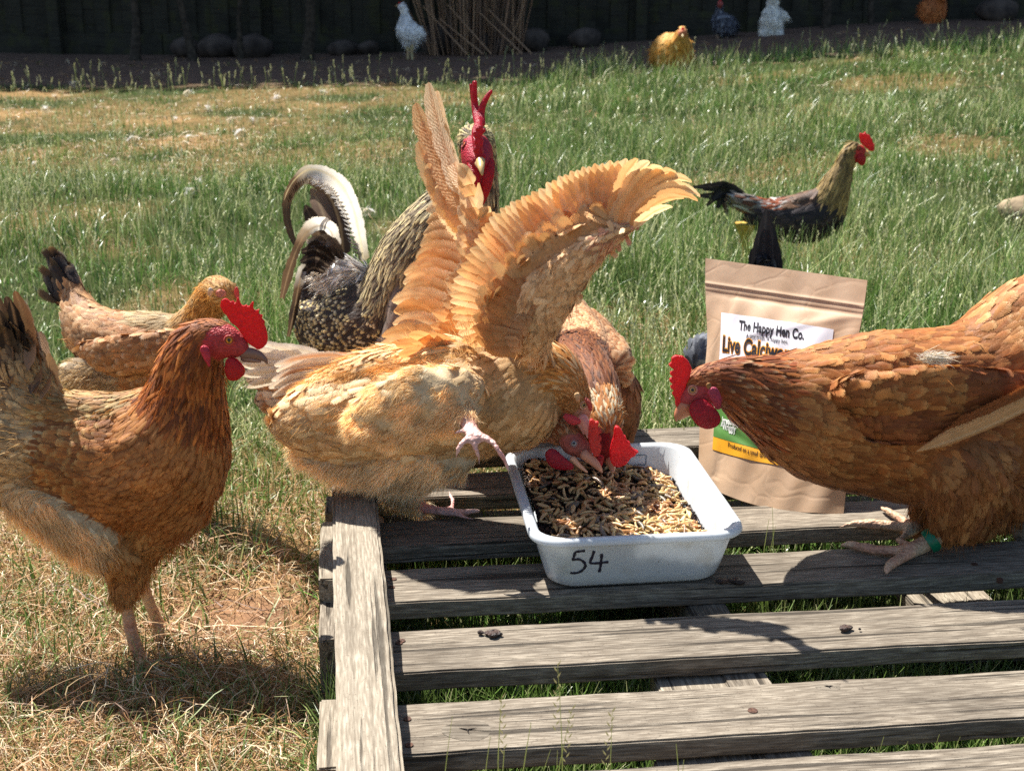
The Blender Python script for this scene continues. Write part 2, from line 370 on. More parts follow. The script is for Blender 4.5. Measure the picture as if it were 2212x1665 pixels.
# taller seeding stalks
X, Y = scatter_screen(22000); keep = (dry_amount(X, Y) < .75) & (Y < 9.6) & ~in_pallet(X, Y) & (RNG.random(len(X)) < .2 + .8 * smooth(.35, .7, vnoise(X, Y, 2.4, 7))); X, Y = X[keep], Y[keep]; n = len(X)
p = np.stack([X, Y, ground_z(X, Y)], 1); col = lerp(G1, G3, RNG.random(n)); hh = RNG.uniform(.09, .20, n)
near_l = (Y < 2.3); hh = np.where(near_l, hh * .75, hh)
az = RNG.uniform(0, 6.283, n); bd = RNG.uniform(.05, .55, n)
blades(mb, p, hh, np.maximum(.0011, .0004 * Y), bd, az, col, col * .7 + G3 * .3, rows=5, wmin=.6)
f = np.linspace(0, 1, 9)                                 # seed heads: little alternating spikelets up each stalk
ang = bd[:, None] * .85; d = np.stack([np.cos(az), np.sin(az), np.zeros(n)], 1)
dirn = d * np.sin(ang) + np.array([0, 0, 1.]) * np.cos(ang)
base = p + (d * np.sin(bd * .42)[:, None] + np.array([0, 0, 1.]) * np.cos(bd * .42)[:, None]) * (hh * .72)[:, None]
sp = []; cs = []
for k in range(8):
    sd = nrm(np.cross(dirn, RNG.normal(size=(n, 3)))); q = base + dirn * (hh * .30 * k / 8)[:, None]; ln = (.007 + .0006 * Y)[:, None]
    wq = (.0011 + .00022 * Y)[:, None]; s2 = np.cross(sd, dirn) * wq
    tipq = q + (dirn * .85 + sd * .45) * ln; mid = (q + tipq) / 2
    sp.append(np.stack([q, mid + s2, tipq, mid - s2], 1)); cs.append(np.repeat((col * .5 + G4 * .55)[:, None], 4, 1))
sp = np.concatenate(sp).reshape(-1, 3); cs = np.concatenate(cs).reshape(-1, 3)
mb.add(sp, np.arange(len(sp)).reshape(-1, 4), cs)
# single stalks growing up through and beside the pallet
for (bx, by, bz, tx, ty, sd, wd_) in ((960, 1760, .14, 978, 1545, 0, 4), (1050, 1750, .14, 1060, 1590, 0, 5), (1055, 1765, .14, 1120, 1660, 0, 5), (1100, 1760, .14, 1084, 1508, 1, 5), (1120, 1770, .14, 1148, 1560, 0, 6),
        (1180, 1760, .14, 1236, 1532, 1, 4), (1195, 1765, .14, 1204, 1438, 1, 4), (1110, 1750, .14, 1090, 1620, 0, 6), (1265, 1765, .14, 1322, 1538, 1, 4), (1120, 1750, .14, 1190, 1618, 0, 4), (1455, 1760, .14, 1460, 1606, 0, 6),
        (1500, 1770, .14, 1478, 1640, 0, 5), (1240, 1770, .14, 1205, 1620, 0, 4), (1655, 1195, .135, 1668, 1094, 0, 5), (1662, 1195, .135, 1662, 1120, 0, 6), (1668, 1195, .135, 1676, 1135, 0, 4),
        (1880, 1700, .09, 1910, 1590, 0, 6), (1900, 1700, .09, 1962, 1600, 0, 6), (1915, 1700, .09, 1880, 1610, 0, 5), (1990, 1700, .09, 2030, 1585, 0, 6), (2010, 1700, .09, 2075, 1590, 0, 5), (1945, 1700, .09, 1985, 1612, 0, 5)):
    b0 = WZ(bx, by, bz); tp_ = W(tx, ty, b0.y + .004); b0.z = .0 if bz < .1 else bz - .10; n7 = 9; f7 = np.linspace(0, 1, n7)[:, None]
    P7 = np.array(b0) * (1 - f7) + np.array(tp_) * f7 + np.array([1, 0, 0]) * (.006 * np.sin(f7 * 3.1) * (1 if bx % 2 else -1)); hw7 = wd_ * .00022 * np.clip(1.15 - f7, .2, 1)
    c7 = (lin((92, 124, 48)) if not sd else lin((120, 134, 66))) * (1 - f7) + lin((160, 164, 96)) * f7
    mb.add(np.stack([P7 - [1, 0, 0] * hw7, P7 + np.array([.9, .4, 0]) * hw7], 1).reshape(-1, 3), grid_faces(1, n7, 2), np.repeat(c7, 2, 0))
    if sd:
        for k in range(12):
            q = np.array(tp_) * (1 - k * .022) + np.array(b0) * (k * .022); o7 = np.array([(-1) ** k * .0022, 0, .004]); mb.add([q, q + o7 * .5 + [.0008, 0, 0], q + o7 * 1.4, q + o7 * .5 - [.0008, 0, 0]], [[0, 1, 2, 3]], lin((176, 168, 116)))
tag(mb.build('grass', ['grass']), 'green meadow grass with seeding stalks covering the yard', 'grass', kind='stuff')

# ---------------------------------------------------------------- dry straw
S1, S2, S3 = lin((196, 158, 110)), lin((166, 120, 78)), lin((224, 204, 166))
def straw(mb, X, Y, ln, wd, lift=.012, flat=.9):
    n = len(X); rows = 7; f = np.linspace(0, 1, rows); az = RNG.uniform(0, 6.283, n); curl = RNG.normal(0, 1.5, n)
    a = az[:, None] + curl[:, None] * f[None] + .5 * np.sin(f[None] * 7 + az[:, None] * 3)
    st = ln[:, None] / (rows - 1)
    x = X[:, None] + np.cumsum(np.cos(a) * st, 1); y = Y[:, None] + np.cumsum(np.sin(a) * st, 1)
    arch = RNG.uniform(.1, 1, n) ** 2 * lift * 2.2; z0 = RNG.uniform(0.0, lift, n)
    z = ground_z(x, y) + z0[:, None] + arch[:, None] * np.sin(f[None] * math.pi * RNG.uniform(.5, 1.3, n)[:, None])
    c = np.stack([x, y, z], -1); t = nrm(np.gradient(c, axis=1)); sd = nrm(np.cross(t, np.array([0, 0, 1.]) + RNG.normal(0, .5, (n, 1, 3))))
    wv = (wd[:, None] * np.clip(1.15 - f, .25, 1)[None] * .5)[..., None]
    v = np.stack([c - sd * wv, c + sd * wv], 2).reshape(-1, 3)
    r = RNG.random(n); col = lerp(S1, S2, r); k = RNG.random(n) < .25; col[k] = S3
    k = RNG.random(n) < .16; col[k] = lin((122, 136, 66)); k = RNG.random(n) < .12; col[k] = lin((112, 76, 46))
    col *= RNG.uniform(.7, 1.15, n)[:, None]
    mb.add(v, grid_faces(n, rows, 2), np.repeat(col, rows * 2, 0))
mb = MB()
X, Y = scatter_screen(125000, y0=300); d = dry_amount(X, Y); hollow = np.exp(-(((X + .34) / .105) ** 2 + ((Y - 1.60) / .095) ** 2) ** 1.5)
keep = (RNG.random(len(X)) < d * 1.1 * (1 - .97 * hollow)) & (~in_pallet(X, Y) | (RNG.random(len(X)) < .25)); X, Y = X[keep], Y[keep]; n = len(X)
straw(mb, X, Y, RNG.uniform(.012, .055, n) * (1 + .2 * Y), np.maximum(RNG.uniform(.0006, .0016, n), .00042 * Y))
X, Y = scatter_screen(4200, y0=700); d = dry_amount(X, Y); keep = (RNG.random(len(X)) < d) & ~in_pallet(X, Y); X, Y = X[keep], Y[keep]; n = len(X)
straw(mb, X, Y, RNG.uniform(.06, .16, n), RNG.uniform(.0008, .0018, n), lift=.022)
X, Y = scatter_screen(26000, y0=110, y1=420); keep = (RNG.random(len(X)) < .25 + .6 * dry_amount(X, Y)) & (Y < 11.5); X, Y = X[keep], Y[keep]; n = len(X)
straw(mb, X, Y, RNG.uniform(.03, .10, n), np.maximum(.0012, .0005 * Y))
tag(mb.build('straw', ['straw']), 'dry golden hay and dead grass matted over the bare earth', 'hay', kind='stuff')

# ---------------------------------------------------------------- far fence, hedge behind it, rocks, canes, saplings
def grounded(px, y): 
    x = (px - 1106) / FPX * (y * CP + .75 * SP); return Vector((x, y, float(ground_z(np.array(x), np.array(y)))))
FY = 12.3
fence = thing('board_fence', 'dark weathered wooden board fence standing in shade behind the yard', 'fence', (0, FY, 0))
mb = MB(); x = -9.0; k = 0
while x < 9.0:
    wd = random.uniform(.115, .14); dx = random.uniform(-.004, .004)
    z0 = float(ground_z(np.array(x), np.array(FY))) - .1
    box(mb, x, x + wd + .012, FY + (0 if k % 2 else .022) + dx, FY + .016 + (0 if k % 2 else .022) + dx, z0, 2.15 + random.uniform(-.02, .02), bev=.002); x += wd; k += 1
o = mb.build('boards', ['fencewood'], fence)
mb = MB(); 
for i in range(9):
    x0 = -9 + 2 * i; z0 = float(ground_z(np.array(x0 + 1.0), np.array(FY)))
    box(mb, x0, x0 + 1.995, FY - .03, FY - .002, z0 - .25, z0 + .17, bev=.004)
mb.build('gravel_board', ['fencewood'], fence)
for i, x0 in enumerate((-7.3, -5.6, -3.9, -2.18, -.75, 1.1, 2.05, 3.75, 5.5, 7.3)):
    mb = MB(); z0 = float(ground_z(np.array(x0), np.array(FY)))
    box(mb, x0 - .05, x0 + .05, FY - .12, FY - .034, z0 - .1, 2.2, bev=.006); mb.build('post', ['fencewood'], fence)

def leaf_mass(mb, n, sampler, size, cols, mi=0):
    p = sampler(n); nn = nrm(RNG.normal(size=(n, 3)) + np.array([0, 0, .6])); t = nrm(np.cross(nn, RNG.normal(size=(n, 3)))); s = np.cross(nn, t)
    L = size * RNG.uniform(.6, 1.3, n)[:, None]; 
    v = np.stack([p, p + t * L * .5 + s * L * .28, p + t * L, p + t * L * .5 - s * L * .28], 1).reshape(-1, 3)
    c = np.array(cols)[RNG.integers(0, len(cols), n)] * RNG.uniform(.7, 1.25, n)[:, None]
    mb.add(v, np.arange(4 * n).reshape(-1, 4), np.repeat(c, 4, 0), mi=mi, smooth=False)
LC = [lin((52, 74, 34)), lin((64, 88, 40)), lin((44, 62, 32))]
hedge = thing('hedge', 'tall dense hedge rising behind the board fence', 'hedge', (0, 13.6, 0))
mb = MB()
def hs(n):
    x = RNG.uniform(-13, 9, n); y = RNG.uniform(12.7, 14.3, n); top = 8.8 + .7 * (vnoise(x, y, 1.3, 2) - .5) - .25 * smooth(.5, 3, x)*2
    return np.stack([x, y, RNG.uniform(.2, 1, n) ** .7 * top], 1)
leaf_mass(mb, 52000, hs, .27, LC); mb.build('foliage', ['leaf'], hedge)
mb = MB()
M['bark'] = mat_simple('bark', L4(78, 70, 60), .9, .6, 30, .2, L4(50, 45, 38))
for i in range(14): tube(mb, [(-12.5 + i * 1.6 + random.uniform(-.2, .2), 13.5, -.1), (-12.5 + i * 1.6, 13.5, 2), (-12.4 + i * 1.6, 13.6, 5.5)], [.09, .07, .03], (.1, .1, .1))
mb.build('stems', ['bark'], hedge)
# saplings in front of the fence: thin trunks reach up out of the picture into small crowns
for i, (px, yy, lean, r, lab) in enumerate(((290, 11.6, -.10, .035, 'crooked grey sapling nearest the left edge against the fence'), (404, 11.5, -.07, .03, 'thin dark sapling second from the left along the fence'),
        (527, 11.7, .05, .02, 'slender sapling with a low side twig third along the fence'), (664, 11.5, .04, .042, 'thick dark sapling trunk left of the far white hen'),
        (1768, 12.0, .22, .03, 'leaning dark sapling right of the tall far white hen'), (1882, 12.05, .0, .022, 'straight thin sapling at the fence left of the orange hen'))):
    b0 = grounded(px, yy); t = thing('sapling', lab, 'tree', b0, 'saplings planted along the fence')
    mb = MB(); hgt = random.uniform(2.3, 2.8); pts = []
    for k in range(9):
        f = k / 8; pts.append(b0 + Vector((lean * f + .045 * math.sin(f * 9 + i * 2), .05 * math.sin(f * 6 + i), hgt * f - .03)))
    tube(mb, pts, [r * (1.5 if k == 0 else 1 - .07 * k) for k in range(9)], (.1, .1, .1), 8)
    mb.build('trunk', ['bark'], t)
    mb = MB()
    for k in range(7):
        q = pts[2 + k % 6]; a = random.uniform(0, 6.28); ln = random.uniform(.25, .6)
        tube(mb, [q, q + Vector((math.cos(a) * ln * .5, math.sin(a) * ln * .3 - .02, ln * .3)), q + Vector((math.cos(a) * ln, math.sin(a) * ln * .5, ln * .8))], [.008, .006, .002], (.1, .1, .1), 5)
    mb.build('twigs', ['bark'], t)
    mb = MB(); top = np.array(pts[-1])
    leaf_mass(mb, 500, lambda n: top + RNG.normal(size=(n, 3)) * np.array([.4, .4, .35]) + np.array([0, 0, .35]), .09, LC); mb.build('crown', ['leaf'], t)
# rocks at the foot of the fence
M['rock'] = mat_simple('rock', L4(92, 82, 74), .95, 1.0, 9, .1, L4(56, 50, 46))
M['stone'] = mat_simple('pale_stone', L4(160, 142, 116), .9, .8, 22, .1, L4(126, 110, 88))
def rock(name, c, sx, sy, sz, lab, group, seed, mat='rock'):
    v, f = ICO1; rr = np.random.default_rng(seed); k = rr.normal(size=(5, 3)); d = 1 + .09 * np.sin(v @ (k[0] * 2)) + .07 * np.sin(v @ (k[1] * 3)) + .03 * np.sin(v @ (k[2] * 7))
    mb = MB(); mb.add(v * d[:, None] * np.array([sx, sy, sz]) + np.array(c) + np.array([0, 0, sz * .72]), f, (.3, .3, .3))
    tag(mb.build(name, [mat], at=c), lab, 'rock', group)
rk = 'rocks lying at the foot of the fence'
for i, (px, yy, s, h, lab) in enumerate(((400, 12.0, .14, .11, 'grey rock between two saplings, leftmost at the fence foot'), (468, 12.0, .20, .13, 'long low boulder between the second and third sapling'),
        (545, 11.95, .2, .14, 'big rounded boulder right of the third sapling'), (745, 12.05, .15, .09, 'low dark rock right of the thick sapling'),
        (795, 12.1, .11, .08, 'small dark rock left of the far white hen feet'), (948, 11.9, .17, .19, 'tall grey rock behind the dry cane clump'),
        (1043, 11.8, .085, .12, 'small upright stone right of the cane clump base'), (1086, 11.75, .085, .10, 'small rounded stone leaning on the large pale boulder'),
        (1148, 11.9, .17, .14, 'large pale rounded boulder right of the canes'), (1262, 12.0, .16, .12, 'dark rock in shade right of the pale boulder'),
        (1005, 11.95, .12, .10, 'half hidden grey rock under the dry canes'), (2150, 12.0, .2, .13, 'wide pale rock at the right end of the fence foot'))):
    rock('rock', grounded(px, yy), s * .88, s * .7, h * .8, lab, rk, i)
p = WZ(2195, 478, .03); rock('field_stone', (p.x + .06, p.y - .12, float(ground_z(np.array(p.x), np.array(p.y))) + .03), .15, .07, .06, 'pale buff stone lying in the grass at the right edge', None, 40, 'stone')
# clump of dry canes
c0 = grounded(1030, 11.75); canes = thing('cane_clump', 'clump of dry brown canes standing against the dark fence', 'plant', c0)
mb = MB(); CC = [lin((150, 118, 92)), lin((176, 142, 110)), lin((122, 98, 80))]
for i in range(120):
    a = random.uniform(-.5, .5); x0 = c0.x + a + random.gauss(0, .02); y0 = c0.y + random.uniform(-.14, .16)
    tx = x0 + (x0 - c0.x) * .35 + random.gauss(0, .14); h = random.uniform(1.2, 2.2)
    p0 = Vector((x0 * .75 + c0.x * .25, y0, c0.z)); p2 = Vector((tx, y0 + random.gauss(0, .1), c0.z + h)); p1 = (p0 + p2) / 2 + Vector((random.gauss(0, .02), 0, 0))
    tube(mb, [p0, p1, p2], [.0065, .005, .003], random.choice(CC) * random.uniform(.7, 1.2), 5)
for i in range(5):
    p0 = c0 + Vector((random.uniform(-.1, .5), -.2, .02)); tube(mb, [p0, p0 + Vector((-.35, .05, .42 * random.uniform(.5, 1)))], [.008, .004], CC[1], 5)
mb.build('canes', ['straw'], canes)
# litter: fallen feathers, twigs in the strip
FE = []
for i, (px, py, s) in enumerate(((120,412/2.0,1),(75,358,1),(97,302/1.3,1),(448,235,1),(436,297,1.3),(500,263,1.1),(518,292,1.5),(430,398,1.2),(470,262,1),(378,258,.8),(412,300,1),(598,214,1),(592,265,1),(545,262,.9),(410,420,1.5),(405,200,1),(340,160,1),(285,305,1.4),(795,465,1.6),(160,180,1),(520,320,1),(250,352,1),(700,203,.9))):
    p = WZ(px, py, .012); p.z = float(ground_z(np.array(p.x), np.array(p.y))) + .02
    FE.append((p, s))
# ================================================================ PALLET
PT = 0.140                                              # top level of the slats
PU, PV = Vector((.994, .110, 0)).normalized(), Vector((-.110, .994, 0)).normalized(); PO = Vector((-.108, 1.137, 0))
PM = Matrix.Translation(PO) @ Matrix(((PU.x, PV.x, 0, 0), (PU.y, PV.y, 0, 0), (0, 0, 1, 0), (0, 0, 0, 1)))
def pal_pt(u, v, z): return PM @ Vector((u, v, z))
pallet = thing('pallet', 'weathered grey slatted wooden pallet lying on the grass under the white tray', 'pallet', PO)
def plank(name, u0, u1, v0, v1, z0, z1, mat='wood', along='u', bev=.0018, warp=0.0, lab=None, rot=0.0):
    """one sawn board with its own axes: object x runs along the grain"""
    L, Wd = (u1 - u0, v1 - v0) if along == 'u' else (v1 - v0, u1 - u0)
    bm = bmesh.new(); bmesh.ops.create_cube(bm, size=1.0)
    for v in bm.verts: v.co = Vector((v.co.x * L, v.co.y * Wd, v.co.z * (z1 - z0)))
    ee = [e for e in bm.edges if abs(e.verts[0].co.x - e.verts[1].co.x) > L * .5]
    bmesh.ops.subdivide_edges(bm, edges=ee, cuts=max(2, int(L / .02)), use_grid_fill=True)
    bmesh.ops.bevel(bm, geom=[e for e in bm.edges if len(e.link_faces) == 2 and e.calc_face_angle() > 1.0], offset=bev, segments=2, affect='EDGES')
    rr = random.Random(len(name) * 7 + int(v0 * 1000)); ph = [rr.uniform(0, 6) for _ in range(4)]
    for v in bm.verts:
        x = v.co.x; sgn = 1 if v.co.y > 0 else -1
        v.co.y += .0005 * math.sin(x * 17 + ph[0] + sgn) + .0004 * math.sin(x * 83 + ph[1] * sgn) ; v.co.z += .0004 * math.sin(x * 27 + ph[2] + sgn * 2)
        if abs(v.co.x) > L * .49: v.co.x += .002 * math.sin(v.co.y * 140 + ph[3])
    me = bpy.data.meshes.new(name); bm.to_mesh(me); bm.free(); me.materials.append(M[mat])
    o = bpy.data.objects.new(name, me); COL.objects.link(o)
    o.location = pal_pt((u0 + u1) / 2, (v0 + v1) / 2, (z0 + z1) / 2) - PO; o.parent = pallet
    o.rotation_euler = (0, 0, math.atan2(PU.y, PU.x) + (R(90) if along == 'v' else 0) + rot)
    if lab: o['label'] = lab
    return o
def to_uv(p): q = PM.inverted() @ p; return q.x, q.y
TH = .021
slats = []
for i, (v0, v1) in enumerate(((-.219, -.125), (-.086, 0.0), (.058, .147), (.212, .297), (.359, .437), (.508, .592), (.662, .745))):
    slats.append(plank('slat', -.052 if i != 3 else -.06, 1.18, v0, v1, PT - TH, PT, rot=random.uniform(-.002, .002)))
# raised rail laid along the left ends
ra, rb = WZ(803, 1700, PT + .036), WZ(764, 1040, PT + .036)
ru, rv0 = to_uv(ra)
def rail():
    d = (rb - ra).normalized(); a = ra - d * .05; b = rb + d * .16
    bm = bmesh.new(); 
    o = plank('rail', 0, .054, 0, (b - a).length, PT + .002, PT + .036, 'wood_rail', 'v', .0035)
    o.location = (a + b) / 2 - PO; o.location.z = PT + .019; o.rotation_euler = (0, 0, math.atan2(d.y, d.x)); return o
rail_o = rail()
# bearers beneath the slats, lower boards and blocks
for u0 in (-.045, .325, 1.02): plank('bearer', u0, u0 + .045, -.20, .75, .045, PT - TH - .001, along='v')
for (v0, v1) in ((-.16, -.07), (.22, .31), (.60, .69)): plank('bottom_board', -.06, 1.18, v0, v1, .022, .044)
e0 = WZ(1520, 1490, PT - TH - .004); eu, ev = to_uv(e0)
plank('block', eu - .043, eu + .043, ev - .055, ev + .045, PT - TH - .05, PT - TH - .003, 'wood_rail', 'v')
e0 = WZ(1560, 1700, PT - TH - .004); eu, ev = to_uv(e0)
plank('block', eu - .05, eu + .05, ev - .06, ev + .05, PT - TH - .05, PT - TH - .003, 'wood', 'v')
e0 = WZ(2030, 1290, .05); eu, ev = to_uv(e0)
plank('bottom_board', eu - .05, eu + .05, ev - .10, ev + .05, .045, .063, 'wood_rail', 'v')
# pale side pieces outside the rail
for (px, py, pz, du, dv, z0, z1, mt) in ((711, 1190, .115, .022, .085, .05, .118, 'wood_rail'), (708, 1330, .09, .018, .055, .012, .088, 'wood'), (716, 1590, .11, .024, .06, .02, .115, 'wood_rail'), (714, 1082, .1, .013, .03, .024, .096, 'wood')):
    u, v = to_uv(WZ(px, py, pz)); plank('side_piece', u - du / 2, u + du / 2, v - dv, v + dv, z0, z1, mt, 'v')
# upright timber corner behind the right hen
M['nail'] = mat_simple('rusty_nail', L4(92, 62, 46), .7, .3, 300, .3, L4(60, 40, 32))
def nail(px, py, r=.0042):
    p = WZ(px, py, PT + .0006); mb = MB(); tube(mb, [p - Vector((0, 0, .004)), p + Vector((0, 0, .0004))], [r, r], (.1, .05, .03), 14)
    n = MB(); o = mb.build('nail', ['nail'], pallet)
for q in ((1626, 1534), (868, 1383), (862, 1388), (880, 1552), (884, 1608), (850, 1250), (846, 1268), (2105, 1218), (2160, 1250)): nail(*q, r=.0046 if q[0] == 1626 else .0036)
# knots: dark cracked ovals, slightly proud of the wood
M['knot'] = mat_wood('knot_wood', lin((116, 106, 92)), lin((62, 54, 45)), lin((150, 140, 124)), 0, .6)
def knot(px, py, a, b_):
    p = WZ(px, py, PT); mb = MB(); n = 28; P = []
    for r in (1, .82, .6, .4, .2, .02):
        for k in range(n):
            t = 2 * math.pi * k / n; w = 1 + .07 * math.sin(3 * t + r * 5)
            P.append((p.x + a * r * w * math.cos(t), p.y + b_ * r * w * math.sin(t), PT + .0004 + .0010 * (1 - r) * (1 if int(r * 10) % 2 else .3)))
    mb.add(P, grid_faces(1, 6, n), (.3, .3, .3)); 
    for k in range(3):
        t = k * 2.2 + .4; q = [Vector((p.x + a * f * math.cos(t + .2 * f), p.y + b_ * f * math.sin(t + .2 * f), PT + .0014)) for f in (.03, .2, .4)]
        tube(mb, q, [.0008, .0006, .0002], (.02, .015, .01), 4, mi=1)
    mb.build('knot', ['knot', 'crack'], pallet)
M['crack'] = mat_simple('crack', L4(34, 27, 22), .9)
knot(1010, 1578, .022, .0165); knot(1790, 1484, .012, .006)
# separate timber post behind the right hen's foot
tp = WZ(2190, 1175, PT); 
mb = MB(); mt = Matrix.Translation(tp + Vector((.035, .05, .045))) @ Matrix.Rotation(R(-38), 4, 'Z') @ Matrix.Rotation(R(-33), 4, 'Y')
box(mb, -.03, .03, -.04, .04, -.05, .035, bev=.003, mat=mt)
tag(mb.build('timber_offcut', ['wood'], at=tp), 'short weathered timber offcut leaning behind the right hen at the edge', 'timber')

# ---- droppings and dirt crumbs on the slats
M['dropping'] = mat_simple('dropping', L4(74, 50, 38), .55, .9, 160, .5, L4(34, 24, 20))
def dropping(px, py, s, lab, sd, z=PT):
    rr = random.Random(sd); p = WZ(px, py, z + .002); ps = []
    for k in range(9):
        v, f = ICO2; r = s * rr.uniform(.18, .42)
        ps.append((v * np.array([r * rr.uniform(.9, 1.9), r, r * .75]) + np.array(p) + np.array([rr.uniform(-1, 1) * s, rr.uniform(-.45, .45) * s, r * .4]), f))
    v, n, f = mesh_from(ps, .0012, 2); mb = MB(); mb.add(v, f, (.06, .04, .03))
    tag(mb.build('dropping', ['dropping'], at=p), lab, 'dropping', 'bird droppings on the slats')
dropping(1059, 1371, .0105, 'brown crumbly dropping alone on the left part of a slat below the tray', 3)
dropping(1578, 1257, .011, 'dark wet dropping by the front right corner of the tray', 5)
dropping(1836, 1357, .0095, 'dried dropping in the wing shadow on the slat right of centre', 8)

# ================================================================ TRAY
tf, tb = WZ(1150, 1172, .208), WZ(1622, 1150, .208)
TRW = .205; TRL = .300
tdir = Vector((tb.x - tf.x, tb.y - tf.y, 0)); TW_ = tdir.length; tdir.normalize(); tper = Vector((-tdir.y, tdir.x, 0))
TC = (tf + tb) / 2 + tper * (TRL / 2); TC.z = 0
TRW = TW_
def t_pt(a, b_, z): return TC + tdir * a + tper * b_ + Vector((0, 0, z))
def rrect(hw, hl, r, k=7):
    P = []
    for cx, cy, a0 in ((hw - r, hl - r, 0), (-hw + r, hl - r, 90), (-hw + r, -hl + r, 180), (hw - r, -hl + r, 270)):
        for i in range(k + 1): t = R(a0 + 90 * i / k); P.append((cx + r * math.cos(t), cy + r * math.sin(t)))
    for_pts = P; out = []
    for i in range(len(P)):                             # extra points on the straight edges
        a, b_ = P[i], P[(i + 1) % len(P)]; out.append(a)
        if math.dist(a, b_) > .03:
            for q in range(1, 6): out.append((a[0] + (b_[0] - a[0]) * q / 6, a[1] + (b_[1] - a[1]) * q / 6))
    return out
HW, HL, ZR, ZB = TRW / 2, TRL / 2, .208, PT + .0015
prof = [(.036, ZB, .02), (.027, ZB + .0004, .028), (.0225, ZB + .0045, .03), (.0195, ZB + .014, .03), (.0090, ZR - .012, .034), (.0078, ZR - .0095, .035), (.0012, ZR - .0085, .036), (0, ZR - .006, .036), (.0012, ZR - .0012, .036), (.004, ZR, .035), (.0095, ZR - .0004, .033),
        (.0122, ZR - .0035, .031), (.0215, ZB + .016, .028), (.0248, ZB + .007, .026), (.032, ZB + .0032, .022), (.05, ZB + .0030, .012)]
rings = [[t_pt(x, y, z) for x, y in rrect(HW - i, HL - i, r)] for i, z, r in prof]; nr = len(rings[0])
V = np.array([list(p) for rg in rings for p in rg]); F = []
for i in range(len(rings) - 1):
    for j in range(nr): F.append([i * nr + j, i * nr + (j + 1) % nr, (i + 1) * nr + (j + 1) % nr, (i + 1) * nr + j])
b = NB('tray_plastic'); tc = b.n('TexCoord').outputs[3]
nz = b.n('TexNoise', i={0: tc, 2: 40.0, 3: 6.0}).outputs[0]; n2 = b.n('TexNoise', i={0: tc, 2: 260.0, 3: 2.0}).outputs[0]
c = b.mix(b.ramp(nz, [(.55, 0.0), (.8, .45)]), L4(216, 220, 222), L4(176, 166, 146)); c = b.mix(b.ramp(n2, [(.70, 0.0), (.76, .5)]), c, L4(96, 80, 60))
p = b.n('BsdfPrincipled', i={'Base Color': c, 'Roughness': .32, 'Specular IOR Level': .45, 'Subsurface Weight': .0})
t = b.n('BsdfTranslucent', i={0: c})
M['plastic'] = b.out(b.n('MixShader', i={0: .28, 1: p.outputs[0], 2: t.outputs[0]}).outputs[0])
tray = thing('feed_tray', 'white plastic tray marked 54 full of larvae standing on the pallet', 'tray', t_pt(0, 0, ZB))
mb = MB(); mb.add(V, F, (.8, .8, .8)); 
cen = np.array([list(t_pt(0, 0, ZB))]); mb.add(np.vstack([V[:nr], cen]), [[(j + 1) % nr, j, nr] for j in range(nr)], (.8, .8, .8))
cen2 = np.array([list(t_pt(0, 0, ZB + .003))]); mb.add(np.vstack([V[-nr:], cen2]), [[j, (j + 1) % nr, nr] for j in range(nr)], (.8, .8, .8))
shell = mb.build('shell', ['plastic'], tray)
bv = bvhtree.BVHTree.FromPolygons([tuple(x) for x in V], F)
def on_tray(px, py, off=.0006):
    d = ray(px, py).normalized(); loc, nn, i, dist = bv.ray_cast(Vector((0, 0, CAM_H)), d); 
    return loc, (nn if nn.dot(d) < 0 else -nn)
def ribbon(mb, pts, wd, c, normal, off):
    P = catmull([list(p) for p in pts], 6); t = nrm(np.gradient(P, axis=0)); s = np.cross(t, np.array(normal)); k = len(P)
    wv = wd * (.5 + .08 * np.sin(np.arange(k) * .9))[:, None]
    P = P + np.array(normal) * off
    mb.add(np.stack([P - s * wv, P + s * wv], 1).reshape(-1, 3), grid_faces(1, k, 2), c)
M['ink'] = mat_simple('marker_ink', L4(40, 36, 52), .45)
M['ink2'] = mat_simple('faded_ink', L4(112, 122, 134), .5)
mb = MB()
def stroke(pts, w):
    q = [on_tray(*Z('A', *p)) for p in pts]; nn = sum((x[1] for x in q), Vector()).normalized(); ribbon(mb, [x[0] for x in q], w, (.02, .02, .03), nn, .0006)
stroke([(478, 1300), (445, 1304), (408, 1310), (398, 1340), (392, 1366), (430, 1362), (466, 1380), (480, 1408), (462, 1440), (425, 1460), (385, 1464), (370, 1460)], .0030)
stroke([(545, 1300), (532, 1340), (516, 1380), (530, 1392), (580, 1390), (650, 1382)], .0030)
stroke([(600, 1322), (597, 1370), (590, 1420), (582, 1458)], .0030)
mb.build('marking', ['ink'], tray)
mb = MB(); 
for pts in (((822, 600), (870, 600), (925, 600), (926, 630), (920, 668), (880, 668), (840, 668)),): 
    q = [on_tray(*Z('A', *p)) for p in pts]; nn = q[0][1]; ribbon(mb, [x[0] for x in q], .0014, (.2, .2, .2), nn, .0006)
mb.build('inner_marking', ['ink2'], tray)

# ---- heap of larvae
def heap_z(a, b_):                                      # height of the heap above the tray floor, tray axes
    base = .1875 - .016 * smooth(-.03, .09, a) * 1.0 + .004 * np.sin(a * 60 + 1) * np.cos(b_ * 45) + .006 * smooth(.02, .14, b_)
    return base + .004 * (vnoise(a * 30, b_ * 30, 1.0, 2) - .5) - .010 * smooth(.065, .088, np.abs(a)) * smooth(-.02, .05, a)
ga, gb = np.linspace(-HW + .0135, HW - .0135, 70), np.linspace(-HL + .0135, HL - .0135, 90)
A, B = np.meshgrid(ga, gb); H = heap_z(A, B) - .004 + .004 * (RNG.random(A.shape) - .5)
H = np.minimum(H, ZR - .006)
def inside(a, b_, ins=.016, r=.026):
    qx = np.maximum(np.abs(a) - (HW - ins - r), 0); qy = np.maximum(np.abs(b_) - (HL - ins - r), 0); return np.hypot(qx, qy) < r
